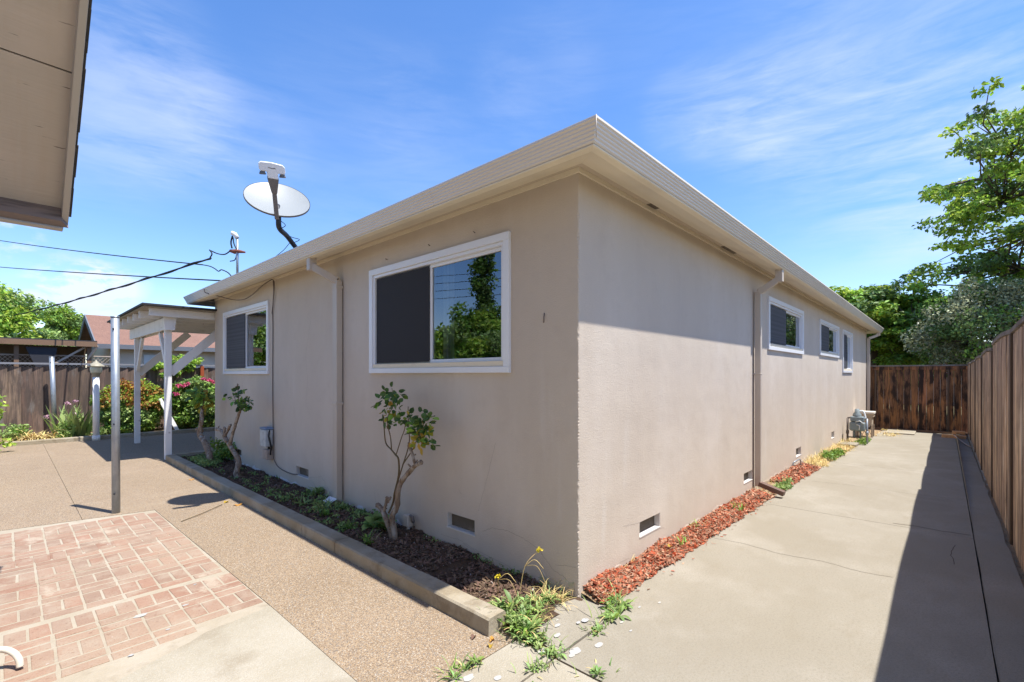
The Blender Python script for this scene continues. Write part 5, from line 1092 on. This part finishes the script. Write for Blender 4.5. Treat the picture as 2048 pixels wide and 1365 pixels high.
rose((-.42, 7.15, .04), 'old crooked rose stump nearest the patio cover post',
    [([(7.1, .02), (7.16, .2), (7.36, .40), (7.62, .52), (7.56, .78), (7.60, .95)], .05, .028), ([(7.55, .50), (7.72, .56), (7.82, .60)], .035, .03)],
    [([(7.60, .93), (7.62, 1.15), (7.7, 1.3)], .010), ([(7.60, .93), (7.48, 1.08), (7.42, 1.22)], .009)],
    [(7.60, 1.10, 26, .16, [2, 2, 1]), (7.62, 1.25, 24, .16, [2, 0]), (7.50, 1.20, 20, .13, [2, 0]), (7.75, 1.18, 18, .12, [2, 0]), (7.60, 1.0, 10, .1, Y_)], -.38, .03, 1.7)

# ------------------------------------------------------------------ things along the walkway
t = thing('gas_meter', (11.3, -.25, gz(11.3)), 'grey gas meter on pipes against the sunny wall', 'gas meter')
MX = 11.25; z0 = gz(MX)
g = MB(); g.box((MX - .11, -.44, .20), (MX + .11, -.13, .42)); o = g.build('meter_body', 'meter', t); bevel(o, .05, 4)
g = MB(); g.box((MX - .10, -.42, .425), (MX + .10, -.15, .55)); o = g.build('index_housing', 'meter', t); bevel(o, .03, 3)
g = MB(); g.lathe((MX, -.28, .55), [(.09, 0), (.085, .05), (.05, .09), (.045, .17), (.02, .18), (0, .18)]); g.build('regulator', 'meter', t)
g = MB(); g.tube([(MX - .115, -.26, .42), (MX - .12, -.34, .45), (MX - .12, -.43, .38)], .012, 6); g.tube([(MX - .12, -.28, .36), (MX - .12, -.34, .34), (MX - .12, -.335, .24)], .014, 6); g.build('dial_glint', 'meterwhite', t)
for y in (-.47, -.09):
    g = MB(); g.tube([(MX, y, z0 - .02), (MX, y, .5)], .022, 8); g.tube([(MX, y, .5), (MX, y + (.08 if y < -.3 else -.08), .52)], .02, 8); g.tube([(MX, y, .12), (MX, y, .20)], .032, 8); g.build('riser_pipe', 'galv' if y < -.3 else 'cablebrown', t)
for y in (-.34, -.22):
    g = MB(); g.tube([(MX, y, .02), (MX, y, .21)], .02, 8); g.build('drop_pipe', 'meter', t)
g = MB(); g.tube([(MX, -.34, .04), (MX, -.09, .04)], .016, 8); g.build('cross_pipe', 'cablebrown', t)
g = MB(); g.tube(smooth([(MX, -.20, .60), (MX + .05, -.38, .68), (MX, -.45, .50)], 5), .018, 8); g.build('vent_elbow', 'meterwhite', t)
tag(bevel(MB().box((10.35, -.36, gz(10.6) - .02), (10.85, -.01, gz(10.6) + .055)).build('stepping_block', 'concrete'), .008), 'small concrete slab at the foot of the gas meter', 'slab')
t = thing('utility_cabinet', (13.3, -.4, gz(13.3)), 'cream equipment box on a lattice stand behind the gas meter', 'cabinet')
g = MB(); g.box((13.0, -.40, .20), (13.35, -.06, .42)); o = g.build('box', 'tan', t); bevel(o, .01)
g = MB(); g.box((12.97, -.43, .421), (13.38, -.04, .50)); g.build('lid', 'tan', t); g = MB(); g.box((12.94, -.45, .501), (13.41, -.02, .56)); o = g.build('lid_cap', 'cream', t); bevel(o, .01)
g = MB()
for k in range(3):
    y = -.42 + k * .10; g.bar((13.0, y, gz(13) + .0), (13.0, y + .16, .20), .012, .025, 0, V((1, 0, 0))); g.bar((13.012, y + .16, gz(13)), (13.012, y, .20), .012, .025, 0, V((1, 0, 0)))
g.build('lattice_stand', 'tan', t)
for p in ((13.0, -.40), (13.0, -.06), (13.35, -.40), (13.35, -.06)): MB().box((p[0] - .02, p[1] - .02, gz(13) - .02), (p[0] + .02, p[1] + .02, .199)).build('leg', 'tan', t)
for i, (x, y, z, l) in enumerate([(14.6, -1.93, 0, .34), (14.5, -2.14, .0, .2), (14.8, -2.10, .09, .26)]):
    g = MB(); zz = gz(14.9) + z; g.box((x - .1, y - l / 2, zz), (x + .1, y + l / 2, zz + .085)); o = tag(g.build('paving_block', 'block'), ['orange block lying nearest the walkway joint at the fence corner', 'orange block lying against the side fence corner', 'orange block resting on top of the two others'][i], 'block', 'orange blocks in the fence corner'); bevel(o, .008)
g = MB(); g.tube(smooth([(14.0, -2.0, gz(14) + .12), (12.9, -2.15, gz(13) + .05), (12.2, -2.26, gz(12) + .02)], 5), .012, 6); tag(g.build('pale_stick', 'lattice'), 'thin pale stick leaning from the orange blocks to the fence', 'stick')
t = thing('crawlspace_pipe', (6.35, -.03, .1), 'small hooped pipe below the third walkway vent', 'pipe')
g = MB(); g.tube(smooth([(6.05, -.02, -.02), (6.05, -.02, .10), (6.12, -.05, .14), (6.35, -.06, .13), (6.40, -.06, .02)], 5), .011, 7); g.build('hoop', 'galv', t)
g = MB(); g.box((13.7, -1.25, gz(14) + .001), (15.2, -.62, gz(14) + .0)) if False else g.box((14.6, -1.2, gz(14.6) - .01), (15.7, -.55, gz(15) + .035)); tag(g.build('drain_slab', 'concrete_old'), 'low concrete slab before the end fence', 'slab')
# white paint drips and spots on the corner slabs
random.seed(91)
g = MB()
for (x, y, r) in [(-.20, -.19, .026), (-.255, -.175, .014), (-.37, -.10, .016), (-.455, -.165, .020), (-.50, -.325, .034), (-.545, -.335, .018), (-.36, -.39, .022), (-.62, -.19, .026), (-1.06, -.06, .03), (-1.12, -.16, .035), (-.96, -.17, .02), (.35, -.42, .010), (-.1, -.45, .008), (.2, -.35, .009), (-.32, -.06, .009), (-.05, -.36, .012), (-.9, -.33, .012), (-2.08, 1.95, .03), (-1.72, 2.22, .010), (-2.2, 1.45, .014), (-2.0, 1.62, .010), (-1.85, 1.9, .012)]:
    n = 14; vs = [(x, y, (.0135 if y > -.20 and x > -.55 else .009) if x > -.60 and y > -.275 and x < .04 else .0035)]; zz = vs[0][2]; ph = rnd(0, 6); st = rnd(1, 1.7)
    vs += [(x + math.cos(2 * math.pi * i / n) * r * st * (1 + .35 * mnoise.noise(V((math.cos(i * .449) * 1.5 + ph, math.sin(i * .449) * 1.5, 0)))), y + math.sin(2 * math.pi * i / n) * r * .8 * (1 + .35 * mnoise.noise(V((i * .9, ph, 0)))), zz - .0004) for i in range(n)]
    g.add(vs, [(0, i + 1, (i + 1) % n + 1) for i in range(n)])
tag(g.build('paint_spots', 'paintspot'), kind='stuff')
# fallen leaves
random.seed(14)
def fallen(x, y, z, m, label, s_=.05, grp='fallen leaves on the path'):
    g = MB(); vs = []; n = 10; a0 = rnd(0, 6)
    for i in range(n): a = 2 * math.pi * i / n; r = s_ * (.55 + .45 * abs(math.cos(a))) * rnd(.85, 1.1); vs.append((x + math.cos(a + a0) * r, y + math.sin(a + a0) * r * .7, z + .012 + .012 * math.sin(a * 2)))
    vs.append((x, y, z + .006)); g.add(vs, [(i, (i + 1) % n, n) for i in range(n)], 0, True); return tag(g.build('fallen_leaf', m), label, 'leaf', grp)
fallen(-.745, .09, 0, 'orangeleaf', 'orange fallen leaf tucked beside the near kerb end', .024); fallen(-.79, .055, 0, 'yellowleaf', 'curled yellow leaf nearest the bottom at the kerb end', .024); fallen(-.80, .19, 0, 'barkdark', 'dull brown leaf on the path before the kerb end', .026)
fallen(-.80, 4.32, 0, 'orangeleaf', 'yellow-orange leaf on the path near the dish shadow', .06); fallen(-.86, 4.55, 0, 'yellowleaf', 'pale leaf just beyond the orange one by the kerb', .04); fallen(1.2, -.11, .07, 'yellowleaf', 'yellow leaf on the red bark', .035); fallen(-.82, 6.3, 0, 'orangeleaf', 'orange leaf beside the kerb near the second rose', .045)
g = MB(); g.tube([(-1.42, 4.05, .008), (-1.2, 4.2, .012), (-.93, 4.45, .012)], .004, 5); tag(g.build('twig', 'stem'), 'thin dry twig lying on the aggregate path', 'twig')
t = thing('garden_hose', (-2.66, 1.72, 0), 'end of a cream hose curving into the bottom left corner', 'hose')
g = MB(); g.tube(smooth([(-2.618, 1.722, .012), (-2.622, 1.735, .05), (-2.645, 1.765, .085), (-2.69, 1.80, .105), (-2.78, 1.84, .10), (-2.95, 1.88, .05), (-3.1, 1.9, .018)], 6), .0155, 12); g.build('tube', 'hose', t)
